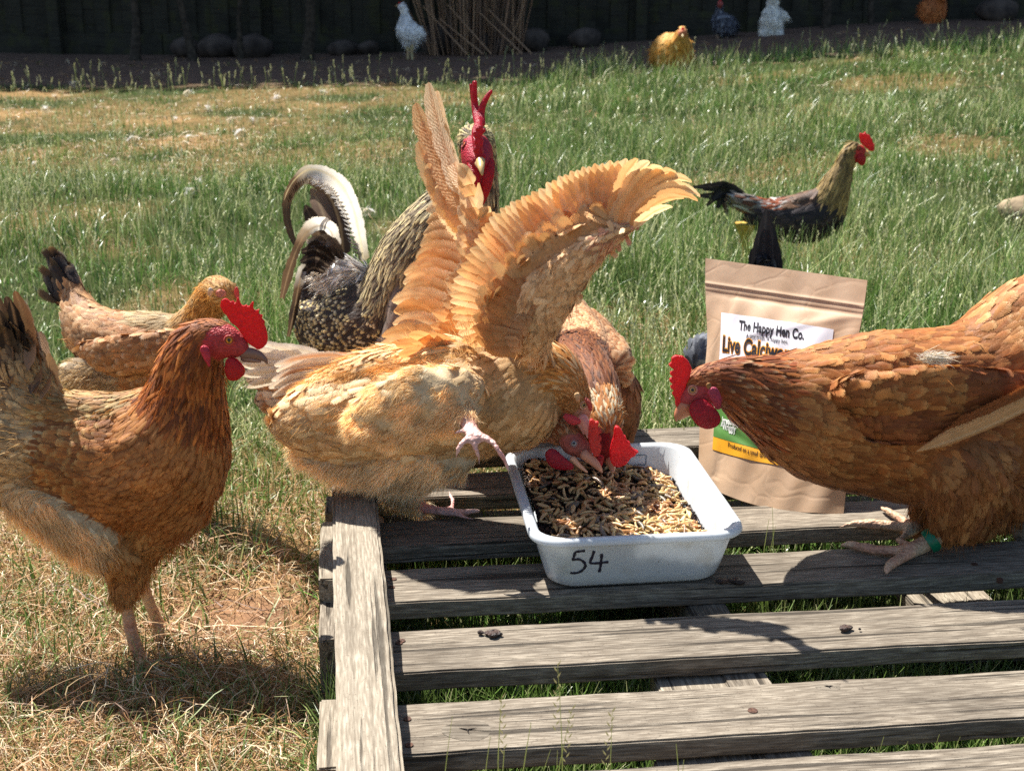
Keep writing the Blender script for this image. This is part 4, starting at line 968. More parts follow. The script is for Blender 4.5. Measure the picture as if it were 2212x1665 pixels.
# ================================================================ BIRDS
def gd(px, py, z=.006): return WZ(px, py, z).y
def zc(k, pts, d=None, st=None):
    """chain given in a zoomed crop's units: (x,y,dist,r,style[,squash]) -> picture units"""
    s = ZT[k][1]; out = []
    for p in pts:
        x, y = Z(k, p[0], p[1]); out.append((x, y, p[2], p[3] * s) + tuple(p[4:]))
    return out
def vane(mb, path, wl, wr, cols, edge=None, rows=26, cu=4, shaft=None, mi=0, depth=None, split=0.0):
    """a long curved feather along a path of world points; wl / wr: half widths (m) left and right of the shaft; cols along"""
    P = catmull([list(p) for p in path], max(2, rows // (len(path) - 1))); n = len(P); f = np.linspace(0, 1, n)
    t = nrm(np.gradient(P, axis=0)); fw = np.array([0, 1.0, 0]) if depth is None else np.array(depth); s = nrm(np.cross(t, fw)); nn = np.cross(s, t)
    ip = lambda a: np.interp(f, np.linspace(0, 1, len(a)), a)
    L, Rt = ip(wl), ip(wr); jag = 1 + .10 * RNG.uniform(-1, 1, n)
    us = np.linspace(-1, 1, 2 * cu + 1); c3 = np.stack([np.interp(f, np.linspace(0, 1, len(cols)), np.array(cols)[:, k]) for k in range(3)], 1)
    V = []; C = []; UVs = []
    for u in us:
        h = (L if u < 0 else Rt) * jag; off = s * (u * h)[:, None] + t * (np.abs(u) * h * .7)[:, None] - nn * (.12 * u * u * h)[:, None]
        V.append(P + off); cc = c3 if abs(u) > .01 or shaft is None else c3 * .4 + np.array(shaft) * .6
        if edge is not None: cc = cc * (1 - u * u * .8) + np.array(edge) * (u * u * .8)
        C.append(cc); UVs.append(np.stack([np.full(n, (u + 1) / 2), f * 4], 1))
    V = np.stack(V, 1); C = np.stack(C, 1); U = np.stack(UVs, 1)
    mb.add(V.reshape(-1, 3), grid_faces(1, n, len(us)), C.reshape(-1, 3), U.reshape(-1, 2), mi=mi)
    if split:                                           # loose barbs fringing the right side
        k = RNG.integers(2, n - 2, int(split)); p = P[k] + s[k] * (Rt[k] * RNG.uniform(.55, .95, len(k)))[:, None]
        strands(mb, p, s[k] * 1 + t[k] * .9, float(np.mean(Rt)) * .95, .0007, c3[k], .05, 2, .08)
LEGP, LEGY, LEGW = lin((210, 166, 130)), lin((206, 172, 96)), lin((200, 178, 152))
def leg_style(c): return dict(skin=c, mi=1, cols=[c])
def face_style(c): return dict(skin=c, mi=3, cols=[c])

# ---------------------------------------------------------------- 1 rusty hen standing at left
d = 1.50
hen = thing('hen', 'rusty brown hen with pale rump standing on straw at the left of the pallet', 'hen', WZ(300, 1430, 0))
ST = {
 'face': face_style(lin((168, 52, 54))),
 'crown': dict(L=.0085, W=.0036, cols=[lin((150, 84, 40)), lin((128, 70, 36)), lin((168, 96, 46))], shape='hackle', lift=.08, dens=3),
 'neck': dict(L=.024, W=.0058, cols=[lin((158, 86, 36)), lin((134, 68, 28)), lin((178, 104, 48)), lin((112, 58, 26))], tip=[lin((196, 128, 66)), lin((150, 84, 38))], shape='hackle', lift=.10, dens=3, var=.28, fluff=.8, fl=.015, fw=.0006),
 'breast': dict(L=.019, W=.0085, cols=[lin((160, 98, 50)), lin((146, 84, 42)), lin((172, 108, 58))], shaft=[lin((206, 150, 92))], edge=[lin((150, 90, 46))], shape='round', lift=.12, var=.14, jit=.22, fluff=1.1, fl=.013, fw=.0007),
 'belly': dict(L=.020, W=.0085, cols=[lin((184, 130, 78)), lin((168, 114, 66))], shaft=[lin((206, 160, 108))], lift=.15, dir=(0, 0, -1), dirk=.5, var=.14, fluff=1.6, fl=.016, fw=.0007, jit=.3),
 'wing': dict(L=.020, W=.0100, cols=[lin((140, 84, 42)), lin((158, 98, 50)), lin((120, 70, 36))], edge=[lin((186, 134, 80)), lin((160, 104, 56))], tip=[lin((190, 150, 96))], lift=.13, var=.22, fluff=.6, fl=.012, fw=.0006),
 'back': dict(L=.019, W=.0062, cols=[lin((190, 152, 100)), lin((176, 122, 70)), lin((160, 110, 64))], tip=[lin((74, 62, 50)), lin((196, 160, 112)), lin((206, 178, 132))], shaft=[lin((108, 84, 58))], shape='hackle', lift=.12, var=.22, fluff=.5, fl=.012),
 'saddle': dict(L=.021, W=.0058, cols=[lin((178, 128, 72)), lin((190, 150, 100)), lin((170, 104, 52))], tip=[lin((190, 140, 80)), lin((90, 72, 52))], shape='hackle', lift=.12, var=.25, fluff=.5, fl=.014),
 'rump': dict(L=.021, W=.0078, cols=[lin((186, 150, 112)), lin((166, 130, 94)), lin((200, 164, 122))], tip=[lin((66, 58, 50)), lin((196, 172, 136))], shaft=[lin((84, 74, 62))], shape='spangle', lift=.16, var=.22, fluff=1.0, fl=.016),
 'tailc': dict(L=.045, W=.013, cols=[lin((96, 76, 60)), lin((70, 56, 46)), lin((130, 104, 80))], edge=[lin((150, 124, 94))], tip=[lin((150, 116, 84)), lin((90, 70, 54))], shape='long', lift=.08, var=.25, fluff=.8, fl=.02),
 'pale': dict(L=.020, W=.008, cols=[lin((222, 192, 156)), lin((206, 172, 134))], lift=.08, sg=1.25, dens=.4, fden=420000, fl=.016, fw=.0005, droop=.3),
 'hock': dict(L=.011, W=.005, cols=[lin((190, 140, 92)), lin((168, 116, 72))], dir=(0, 0, -1), dirk=.8, lift=.1, fluff=2, fl=.010, fw=.0006),
 'leg': leg_style(LEGP)}
legs = [
 [(270, 1290, 1.475, 15, 'leg', 1), (284, 1365, 1.475, 16, 'leg', 1), (301, 1418, 1.474, 17, 'leg', 1), (305, 1436, gd(305, 1442), 13, 'leg', 1)],
 [(305, 1436, 1.474, 11, 'leg', 1), (345, 1426, gd(345, 1430), 9, 'leg', 1), (396, 1414, gd(396, 1416), 6, 'leg', 1), (410, 1414, gd(410, 1416), 2.5, 'leg', 1)],
 [(305, 1438, 1.472, 11, 'leg', 1), (340, 1452, gd(340, 1456), 9, 'leg', 1), (374, 1464, gd(374, 1468), 6, 'leg', 1), (384, 1470, gd(384, 1472), 2.5, 'leg', 1)],
 [(304, 1440, 1.47, 11, 'leg', 1), (301, 1466, gd(301, 1470), 9, 'leg', 1), (298, 1488, gd(298, 1490), 6, 'leg', 1)],
 [(303, 1434, 1.474, 8, 'leg', 1), (286, 1428, 1.49, 6, 'leg', 1), (272, 1430, gd(272, 1432), 3, 'leg', 1)],
 [(300, 1230, 1.54, 18, 'leg', 1), (318, 1290, 1.545, 14, 'leg', 1), (340, 1340, 1.55, 14, 'leg', 1), (346, 1356, gd(346, 1362), 12, 'leg', 1)],
 [(346, 1356, 1.55, 10, 'leg', 1), (385, 1364, gd(385, 1368), 8, 'leg', 1), (424, 1376, gd(424, 1378), 4, 'leg', 1)],
 [(346, 1356, 1.55, 10, 'leg', 1), (345, 1376, gd(345, 1380), 8, 'leg', 1), (330, 1392, gd(330, 1395), 4, 'leg', 1)],
 [(346, 1356, 1.55, 9, 'leg', 1), (375, 1346, gd(375, 1350), 7, 'leg', 1), (398, 1344, gd(398, 1346), 4, 'leg', 1)],
 [(343, 1352, 1.55, 8, 'leg', 1), (318, 1348, 1.56, 6, 'leg', 1), (296, 1346, gd(296, 1348), 3, 'leg', 1)]]
body, tr = plume('body', hen, [
 [(522, 752, 1.478, 20, 'face', .7), (500, 742, 1.48, 34, 'face', .7), (478, 735, 1.482, 41, 'face', .72), (455, 742, 1.485, 40, 'face', .75)],
 [(478, 716, 1.484, 26, 'crown', .8), (450, 722, 1.487, 36, 'crown', .8), (428, 748, 1.49, 56, 'neck', .8), (412, 795, 1.492, 72, 'neck', .82), (403, 850, 1.495, 84, 'neck', .85), (390, 905, 1.497, 104, 'neck', .88), (368, 960, 1.50, 132, 'breast', .9)],
 [(352, 985, 1.50, 149, 'breast', .85), (300, 1015, 1.50, 150, 'breast', .85), (228, 1000, 1.50, 136, 'wing', .85), (160, 985, 1.50, 120, 'wing', .85), (90, 975, 1.50, 112, 'rump', .8), (20, 960, 1.50, 105, 'rump', .8), (-60, 930, 1.50, 90, 'rump', .8)],
 [(330, 880, 1.50, 50, 'saddle', .9), (270, 900, 1.50, 56, 'back', .9), (190, 905, 1.50, 62, 'back', .9), (120, 900, 1.50, 62, 'back', .9), (60, 880, 1.50, 60, 'rump', .9)],
 [(350, 1060, 1.50, 118, 'breast', .85), (310, 1110, 1.50, 98, 'belly', .85), (285, 1160, 1.50, 74, 'belly', .85), (278, 1215, 1.485, 50, 'belly', .8), (272, 1262, 1.478, 36, 'hock', .8), (266, 1290, 1.475, 24, 'hock', .8)],
 [(30, 1070, 1.47, 36, 'pale', .7), (70, 1090, 1.46, 48, 'pale', .7), (130, 1125, 1.455, 55, 'pale', .7), (195, 1165, 1.455, 58, 'pale', .7), (245, 1200, 1.46, 44, 'belly', .7)],
 [(100, 905, 1.50, 66, 'rump', .6), (70, 840, 1.50, 64, 'rump', .5), (46, 785, 1.50, 52, 'tailc', .3), (34, 745, 1.50, 28, 'tailc', .2)],
 [(20, 900, 1.52, 80, 'rump', .6), (-10, 820, 1.52, 60, 'tailc', .5)]] + legs, ST, voxel=.0034, gain=(1.12, 1.20, 1.10))
mb = MB()
for i, (rx, ry, tx, ty, wd, c) in enumerate(((70, 830, 32, 628, .030, (118, 88, 64)), (50, 830, 12, 640, .030, (96, 72, 56)), (75, 850, 50, 664, .024, (132, 100, 72)), (30, 840, -12, 660, .03, (44, 36, 32)), (20, 850, -25, 700, .03, (34, 28, 26)), (60, 800, 48, 650, .022, (150, 118, 88)), (40, 830, 22, 650, .028, (30, 26, 26)), (48, 840, 36, 690, .026, (52, 42, 36)), (90, 860, 84, 716, .024, (140, 112, 86)), (100, 870, 104, 762, .022, (150, 122, 94)), (10, 840, -6, 640, .028, (110, 84, 62)), (66, 850, 66, 700, .024, (96, 76, 58)))):
    quill(mb, W(rx, ry, 1.50 - .012 * (i % 3)), W(tx, ty, 1.49 + .02 * (i % 3)), (1, -.3, .2), wd, (.004, 0, .0), lin(c), lin(c) * 1.2, lin(c) * .9, lin((150, 120, 90)))
mb.build('tail', ['tailfeather', 'leg', 'fluff'], hen, at=world_loc(hen))
ow = [Z('1', *p) for p in ((1290, 430), (1268, 408), (1250, 372), (1258, 340), (1280, 330), (1296, 338), (1308, 352), (1322, 344), (1338, 364), (1348, 326), (1356, 328), (1366, 362), (1380, 376), (1396, 366), (1412, 380), (1432, 348), (1440, 352), (1436, 388), (1450, 402), (1472, 390), (1468, 412), (1470, 424), (1492, 424), (1486, 446), (1504, 462), (1500, 480), (1512, 505), (1521, 555), (1514, 590), (1492, 612), (1466, 622), (1432, 600), (1400, 575), (1372, 530), (1345, 490), (1310, 465))]
comb_plate('comb', hen, ow, 1.478, .0050, lin((200, 22, 34)), .0010)
lump('wattle', hen, balls([(500, 785, 1.470, 15, .4), (506, 800, 1.468, 22, .35), (502, 810, 1.468, 15, .3)]), .0012, 'comb', lin((190, 22, 32)))
lump('wattle', hen, balls([(505, 785, 1.487, 14, .4), (512, 800, 1.487, 19, .35)]), .0012, 'comb', lin((180, 22, 32)))
lump('earlobe', hen, balls([(442, 755, 1.462, 11, .5), (446, 768, 1.460, 10, .4), (452, 790, 1.462, 4, .5)]), .0012, 'face', lin((176, 44, 60)))
beak(hen, [(528, 762, 1.478, 15, .7), (546, 764, 1.478, 13, .7), (562, 769, 1.478, 10, .7), (573, 777, 1.478, 5.5), (577, 785, 1.478, 2.5)], [(528, 774, 1.478, 9, .7), (548, 778, 1.478, 6.5), (561, 780, 1.478, 4)], lin((120, 84, 74)), lin((140, 98, 84)))
eye(hen, tr, 495, 735, .0050, lin((214, 142, 44)), lin((180, 70, 62)))

# ---------------------------------------------------------------- 2 mottled buff hen behind it
hen2 = thing('hen', 'mottled buff hen with black laced tail and turned head behind the rusty hen', 'hen', WZ(250, 1010, 0))
ST2 = {
 'faceb': face_style(lin((190, 130, 108))),
 'crown': dict(L=.010, W=.0042, cols=[lin((196, 148, 84)), lin((176, 128, 68)), lin((206, 164, 102))], shape='hackle', lift=.1, fluff=1.0, fl=.008, fw=.0008),
 'neck': dict(L=.020, W=.0065, cols=[lin((196, 152, 94)), lin((210, 172, 118))], tip=[lin((214, 182, 132))], shaft=[lin((120, 92, 60))], shape='hackle', lift=.1, fluff=.5, fl=.012),
 'cape': dict(L=.022, W=.0065, cols=[lin((200, 172, 124)), lin((186, 152, 100))], tip=[lin((214, 192, 150))], shaft=[lin((50, 42, 36))], shape='hackle', lift=.08, var=.2),
 'mott': dict(L=.020, W=.0115, cols=[lin((186, 130, 80)), lin((170, 112, 66)), lin((196, 146, 96))], edge=[lin((206, 164, 116)), lin((176, 124, 78))], tip=[lin((226, 200, 164)), lin((206, 160, 108)), lin((190, 136, 84))], shape='spangle', lift=.13, var=.2),
 'rump': dict(L=.024, W=.014, cols=[lin((180, 130, 84)), lin((160, 112, 70))], edge=[lin((212, 176, 130))], tip=[lin((214, 180, 136))], shape='spangle', lift=.12, var=.2, fluff=.3, fl=.014),
 'lace': dict(L=.034, W=.020, cols=[lin((40, 34, 34)), lin((52, 44, 42))], edge=[lin((80, 62, 48)), lin((40, 34, 32))], tip=[lin((196, 158, 112)), lin((150, 118, 84))], tipk=(0, 0, 0, .15, 1.0), shape='spangle', lift=.10, var=.2),
 'pale': dict(L=.022, W=.01, cols=[lin((208, 186, 150)), lin((190, 166, 130))], lift=.15, fluff=5, fl=.018, fw=.0008)}
plume_b = plume('body', hen2, [
 zc('1', [(1272, 305, 1.865, 80, 'crown', .9), (1225, 290, 1.89, 92, 'crown'), (1180, 360, 1.91, 100, 'crown'), (1120, 470, 1.93, 120, 'neck'), (1030, 560, 1.95, 150, 'cape'), (880, 610, 1.96, 190, 'mott'), (720, 620, 1.97, 215, 'mott'), (580, 560, 1.98, 185, 'rump'), (490, 470, 2.0, 135, 'rump'), (430, 340, 2.02, 85, 'rump', .6), (385, 230, 2.03, 70, 'lace', .45), (335, 150, 2.04, 52, 'lace', .4), (310, 110, 2.04, 30, 'lace', .4)]),
 zc('1', [(950, 500, 1.95, 90, 'cape'), (820, 500, 1.96, 100, 'cape'), (680, 500, 1.97, 100, 'mott'), (560, 470, 1.98, 90, 'rump')]),
 zc('1', [(850, 780, 1.95, 160, 'mott'), (650, 780, 1.95, 130, 'pale'), (480, 770, 1.94, 100, 'pale'), (420, 760, 1.94, 70, 'pale')]),
 zc('1', [(1010, 600, 1.87, 100, 'mott', .5), (850, 640, 1.865, 130, 'mott', .4), (690, 660, 1.865, 130, 'mott', .4), (560, 640, 1.88, 80, 'mott', .4), (500, 610, 1.89, 45, 'mott', .4)]),
 zc('1', [(350, 330, 2.03, 60, 'lace', .4), (310, 270, 2.04, 40, 'lace', .4)])], ST2, voxel=.0045)
tr = plume_b[1]
comb_plate('comb', hen2, [Z('1', *p) for p in ((1335, 330), (1328, 290), (1335, 268), (1346, 262), (1352, 275), (1358, 295), (1362, 320), (1355, 335))], 1.850, .005, lin((196, 90, 84)), .0015)
_l, _n = hit(tr, *Z('1', 1255, 305)); _q = np.array(_l)
lump('face', hen2, [(ICO2[0] * np.array([.0085, .0022, .0065]) + _q, ICO2[1])], .0014, 'face', lin((196, 116, 96)))
eye(hen2, tr, *Z('1', 1252, 303), .0048, lin((170, 110, 80)), lin((186, 104, 92)))
lump('earlobe', hen2, balls([(*Z('1', 1196, 285), 1.835, 7, .5), (*Z('1', 1190, 310), 1.84, 5, .5)]), .0016, 'face', lin((214, 184, 160)))
mb = MB()
for (a, b_, c_, e_) in ((560, 640, 505, 720), (560, 610, 600, 690)):
    pass
mb = MB()
for px in (225, 268):
    tube(mb, [W(px, 900, 1.97), W(px + 4, 960, 1.97), WZ(px + 6, 1010, 0)], [.012, .006, .006], LEGP, 8)
mb.build('legs', ['leg'], hen2, at=world_loc(hen2))
mb = MB()
for i, (x, y, x2, y2) in enumerate(((430, 330, 282, 95), (440, 350, 300, 200), (430, 360, 282, 215), (420, 380, 300, 300), (450, 300, 330, 75))):
    quill(mb, W(*Z('1', x, y), 2.03), W(*Z('1', x2, y2), 2.03 + .01 * i), (.6, -.2, -.7), .030, (-.003, 0, .004), lin((30, 26, 28)), lin((40, 34, 34)), lin((60, 50, 46)), lin((90, 80, 70)), taper='round')
mb.build('tail', ['tailfeather', 'leg', 'fluff'], hen2, at=world_loc(hen2))

# ---------------------------------------------------------------- 3 speckled rooster
roo = thing('rooster', 'tall speckled rooster with curled white sickle tail standing behind the flapping hen', 'rooster', WZ(800, 930, 0))
K1, K2, K3, KW = lin((74, 62, 52)), lin((92, 78, 66)), lin((56, 46, 40)), lin((210, 200, 164))
ST3 = {
 'facer': face_style(lin((160, 24, 46))),
 'crown': dict(L=.012, W=.0042, cols=[lin((176, 164, 118)), lin((92, 80, 58))], tip=[lin((206, 196, 150))], shape='hackle', lift=.08),
 'neck': dict(L=.028, W=.0052, cols=[K1, K2, K3, lin((110, 96, 78))], tip=[lin((226, 212, 164)), lin((196, 182, 138)), K3], edge=[lin((216, 204, 160)), lin((170, 156, 120)), K3], tipk=(0, 0, .3, .7, 1), shape='hackle', lift=.09, var=.2, dens=3.4),
 'back': dict(L=.019, W=.0062, cols=[K3, K3, K1], tip=[lin((226, 206, 150)), lin((240, 228, 190)), lin((206, 184, 126))], tipk=(0, 0, 0, .75, 1), shape='spangle', lift=.12, var=.2, dens=3.4),
 'dark': dict(L=.026, W=.010, cols=[lin((50, 42, 40)), lin((40, 34, 34))], edge=[lin((150, 138, 130)), lin((52, 44, 44))], lift=.16, shape='long', var=.3),
 'silver': dict(L=.028, W=.005, cols=[lin((190, 192, 196)), lin((150, 148, 150)), lin((214, 216, 220))], shape='hackle', lift=.2, jit=.4, fluff=5, fl=.026, fw=.0010, droop=.1),
 'greyw': dict(L=.034, W=.018, cols=[lin((120, 106, 98)), lin((104, 92, 86))], edge=[lin((140, 126, 118))], lift=.08, shape='long')}
rb, rt = plume('body', roo, [
 [(1033, 350, 1.84, 28, 'facer', 1), (1030, 328, 1.865, 37, 'facer', 1), (1034, 368, 1.86, 36, 'facer', 1)],
 [(1026, 304, 1.89, 38, 'crown', 1), (1030, 318, 1.91, 43, 'crown', 1), (1032, 375, 1.93, 44, 'neck', 1), (1016, 430, 1.94, 63, 'neck', 1), (978, 490, 1.95, 96, 'neck', 1), (935, 560, 1.96, 114, 'neck', .95), (900, 630, 1.97, 118, 'neck', .9), (860, 700, 1.98, 116, 'back', .9), (790, 722, 2.0, 118, 'back', .9), (735, 712, 2.02, 96, 'back', .85), (700, 670, 2.04, 62, 'dark', .8)],
 [(905, 640, 1.92, 70, 'greyw', .6), (900, 690, 1.91, 70, 'greyw', .6), (880, 740, 1.91, 60, 'greyw', .6)],
 [(740, 780, 2.0, 90, 'back', .9), (800, 800, 2.0, 90, 'back', .9)],
 [(800, 612, 2.02, 16, 'silver', .8), (768, 590, 2.02, 28, 'silver', .8), (728, 590, 2.02, 34, 'silver', .8), (694, 610, 2.03, 36, 'dark', .8), (668, 650, 2.04, 28, 'dark', .8)]], ST3, voxel=.0045, gain=(1.5, 1.42, 1.28))
mb = MB(); q = lambda x, y, dd=2.05: W(*Z('B', x, y), dd)
mbW = lambda px: px * .2767 * mpp(q(500, 500))
BR, DK, WH, GR = lin((98, 80, 66)), lin((40, 34, 34)), lin((240, 242, 246)), lin((160, 156, 156))
vane(mb, [q(860, 900), q(830, 700, 2.04), q(780, 480, 2.03), q(690, 300, 2.02), q(560, 200, 2.02), q(430, 180, 2.03), q(330, 250, 2.04), q(270, 340, 2.04), q(240, 420, 2.05)],
     [mbW(v) for v in (55, 60, 62, 60, 45, 35, 24, 16, 5)], [mbW(v) for v in (35, 60, 85, 105, 85, 60, 42, 26, 5)], [lin((150, 140, 120)), WH * .95, WH, WH, WH, lin((190, 186, 176)), BR, BR, lin((70, 58, 48))], shaft=lin((226, 214, 176)), split=900, rows=48)
vane(mb, [q(700, 860, 2.07), q(680, 640, 2.07), q(620, 440, 2.07), q(520, 300, 2.07), q(420, 250, 2.07), q(330, 300, 2.07), q(268, 410, 2.07), q(262, 560, 2.06), q(300, 700, 2.05), q(352, 812, 2.04)],
     [mbW(v) for v in (70, 95, 85, 55, 40, 45, 40, 30, 24, 6)], [mbW(v) for v in (60, 62, 58, 50, 45, 45, 40, 34, 26, 6)], [DK, DK, DK, BR * .7, BR, BR, BR * .9, BR * .8, BR, BR], shaft=lin((110, 96, 80)), rows=48)
vane(mb, [q(640, 860, 2.06), q(590, 650, 2.06), q(520, 460, 2.06), q(455, 330, 2.06)], [mbW(v) for v in (60, 90, 80, 10)], [mbW(v) for v in (60, 85, 70, 10)], [DK, lin((84, 72, 70)), lin((116, 102, 98)), lin((140, 124, 116))], shaft=lin((160, 146, 130)))
vane(mb, [q(600, 860, 2.05), q(520, 700, 2.05), q(450, 560, 2.05), q(405, 460, 2.05)], [mbW(v) for v in (50, 70, 60, 8)], [mbW(v) for v in (50, 60, 50, 8)], [DK, BR, lin((70, 60, 58)), DK], shaft=lin((120, 104, 90)))
vane(mb, [q(640, 800, 2.02), q(600, 660, 2.01), q(520, 620, 2.0), q(430, 660, 2.0), q(365, 750, 2.01), q(320, 850, 2.01), q(270, 1000, 2.02), q(225, 1180, 2.03)], [mbW(v) for v in (60, 70, 75, 55, 36, 36, 44, 18)], [mbW(v) for v in (20, 35, 40, 38, 32, 34, 44, 20)], [GR, WH, WH, lin((150, 138, 124)), BR, BR * .8, BR * .8, BR], shaft=lin((150, 130, 106)), rows=40)
vane(mb, [q(470, 900, 2.0), q(390, 960, 1.99), q(352, 1100, 1.99), q(318, 1290, 2.0), q(275, 1480, 2.01)], [mbW(v) for v in (30, 40, 36, 36, 12)], [mbW(v) for v in (30, 40, 34, 32, 12)], [BR, lin((190, 190, 190)), BR * .7, DK * 1.4, BR * .8], shaft=lin((150, 130, 106)))
for i, (x, y, x2, y2, w_) in enumerate(((640, 900, 380, 820, 70), (620, 880, 420, 740, 60), (600, 940, 370, 900, 60), (680, 860, 480, 730, 60), (560, 980, 372, 1010, 50), (700, 880, 560, 760, 60))):
    vane(mb, [q(x, y, 2.0), q((x + x2) / 2, (y + y2) / 2 - 50, 1.99), q(x2, y2, 1.99)], [mbW(w_ * .5), mbW(w_), mbW(w_ * .2)], [mbW(w_ * .5), mbW(w_), mbW(w_ * .2)], [DK, lin((90, 80, 76)) if i % 2 else DK, lin((150, 146, 144)) if i % 2 else DK], shaft=lin((110, 100, 90)), rows=12)
mb.build('tail', ['wingfeather', 'leg', 'fluff'], roo, at=world_loc(roo))
cz = lambda pts: [(*Z('C', p[0], p[1]), p[2], p[3] * .2076, *(p[4:] or (1,))) for p in pts]
lump('comb', roo, balls(cz([(560, 975, 1.815, 34), (545, 900, 1.812, 52), (530, 800, 1.815, 56), (525, 690, 1.83, 62), (540, 600, 1.85, 50), (522, 520, 1.87, 46), (502, 400, 1.88, 40), (496, 280, 1.88, 33), (500, 172, 1.88, 28)]), 7) +
     balls(cz([(570, 590, 1.86, 44), (565, 500, 1.87, 44), (580, 420, 1.87, 38), (622, 330, 1.87, 30), (668, 262, 1.87, 22)]), 7) + balls(cz([(500, 420, 1.9, 32), (472, 300, 1.9, 22), (460, 195, 1.9, 19)]), 6) +
     [(ICO2[0] * .0026 + np.array(W(*Z('C', random.gauss(538, 24), random.uniform(620, 950)), 1.806)), ICO2[1]) for _ in range(60)], .0011, 'comb', lin((176, 26, 50)), 2)
lump('wattle', roo, balls(cz([(470, 1010, 1.835, 55, .6), (490, 1120, 1.825, 60, .5), (520, 1260, 1.82, 55, .5), (560, 1370, 1.825, 30, .5)])), .0014, 'comb', lin((196, 14, 34)))
lump('wattle', roo, balls(cz([(660, 1000, 1.84, 55, .6), (640, 1120, 1.83, 70, .5), (610, 1260, 1.825, 66, .5), (580, 1390, 1.825, 40, .5), (570, 1450, 1.825, 16, .5)])), .0014, 'comb', lin((188, 14, 34)))
beak(roo, cz([(560, 990, 1.80, 52, 1), (565, 1040, 1.785, 38, 1), (572, 1090, 1.778, 24, 1), (578, 1128, 1.775, 10, 1)]), cz([(520, 1010, 1.80, 24, 1), (545, 1060, 1.79, 15, 1)]), lin((196, 170, 112)), lin((170, 140, 96)))
eye(roo, rt, *Z('C', 388, 812), .0048, lin((226, 120, 30)), lin((120, 20, 34)))
mb = MB()
for px in (790, 850): tube(mb, [W(px, 820, 2.0), W(px, 890, 2.0), WZ(px, 930, 0)], [.02, .008, .007], LEGY, 8)
mb.build('legs', ['leg'], roo, at=world_loc(roo))

# ---------------------------------------------------------------- 4 buff hen flapping on the pallet
buf = thing('hen', 'buff hen flapping both raised wings with one foot lifted on the pallet', 'hen', WZ(950, 1110, PT))
B1, B2, B3, BP = lin((220, 174, 116)), lin((204, 150, 90)), lin((232, 196, 142)), lin((238, 216, 178))
ST4 = {
 'face': face_style(lin((196, 132, 104))),
 'crown': dict(L=.009, W=.0036, cols=[B2, lin((180, 116, 56)), lin((186, 126, 66))], shape='hackle', lift=.08, fluff=.8, fl=.007, fw=.0006),
 'neck': dict(L=.022, W=.0058, cols=[lin((204, 136, 62)), lin((186, 118, 52)), B1], tip=[lin((220, 160, 86))], shape='hackle', lift=.1, fluff=.6, fl=.012, fw=.0006),
 'breast': dict(L=.022, W=.011, cols=[B1, lin((206, 156, 98)), lin((196, 146, 88))], lift=.06, var=.06, dirk=.5, dir=(0, 0, -1), fden=90000, fl=.011, fw=.00045, bulge=.001, up=.05),
 'saddle': dict(L=.030, W=.009, cols=[lin((220, 160, 88)), B1, lin((228, 178, 110))], tip=[B3], shape='hackle', lift=.10, var=.14, jit=.28, fden=150000, fl=.020, fw=.0005, swirl=.5),
 'side': dict(L=.026, W=.012, cols=[B1, B3, lin((206, 150, 86))], edge=[B3], lift=.10, var=.10, jit=.2, fden=60000, fl=.012, fw=.00045, bulge=.002, swirl=.3, up=.05),
 'thigh': dict(L=.022, W=.010, cols=[lin((234, 204, 156)), lin((226, 190, 138))], lift=.06, sg=1.2, cg=.78, dens=.35, jit=.5, var=.1, fden=650000, fl=.012, fw=.00045, droop=.2, bulge=.003, swirl=.45, up=.06),
 'fluff': dict(L=.024, W=.012, cols=[lin((222, 188, 138)), lin((228, 200, 156)), BP], lift=.06, sg=1.2, cg=.78, dens=.35, jit=.5, dir=(-.3, 0, -1), dirk=.5, fden=550000, fl=.014, fw=.00045, droop=.35, bulge=.004, swirl=.5, up=.08),
 'leg': leg_style(lin((214, 160, 150)))}
zl = PT + .006
legb = [
 [(872, 1070, 1.60, 22, 'fluff', 1), (895, 1092, 1.60, 17, 'fluff', 1), (930, 1100, gd(930, 1103, zl), 12, 'leg', 1), (975, 1106, gd(975, 1110, zl), 11, 'leg', 1)],
 [(975, 1105, gd(975, 1110, zl), 9, 'leg', 1), (1010, 1106, gd(1010, 1109, zl), 8, 'leg', 1), (1030, 1102, gd(1030, 1109, zl), 7, 'leg', 1), (1042, 1110, gd(1042, 1113, zl), 3, 'leg', 1)],
 [(975, 1106, gd(975, 1110, zl), 8, 'leg', 1), (1000, 1115, gd(1000, 1118, zl), 7, 'leg', 1), (1024, 1122, gd(1024, 1124, zl), 4, 'leg', 1)],
 [(972, 1104, gd(972, 1110, zl), 8, 'leg', 1), (978, 1085, gd(975, 1108, zl) + .03, 7, 'leg', 1), (971, 1064, gd(975, 1108, zl) + .05, 6, 'leg', 1)],
 [(975, 868, 1.505, 50, 'thigh', 1), (1000, 898, 1.485, 32, 'thigh', 1), (1016, 924, 1.46, 17, 'leg', 1), (1030, 942, 1.44, 15, 'leg', 1)],
 [(1030, 942, 1.44, 11, 'leg', 1), (1006, 950, 1.435, 9, 'leg', 1), (990, 970, 1.43, 8, 'leg', 1), (985, 990, 1.43, 4, 'leg', 1)],
 [(1030, 942, 1.44, 11, 'leg', 1), (1026, 965, 1.43, 8, 'leg', 1), (1034, 985, 1.43, 7, 'leg', 1), (1036, 1002, 1.43, 3.5, 'leg', 1)],
 [(1032, 940, 1.44, 12, 'leg', 1), (1060, 952, 1.43, 9, 'leg', 1), (1078, 975, 1.42, 8, 'leg', 1), (1092, 998, 1.42, 7, 'leg', 1), (1102, 1030, 1.42, 4, 'leg', 1)],
 [(1030, 938, 1.44, 10, 'leg', 1), (1005, 930, 1.45, 8, 'leg', 1), (980, 936, 1.45, 5, 'leg', 1)]]
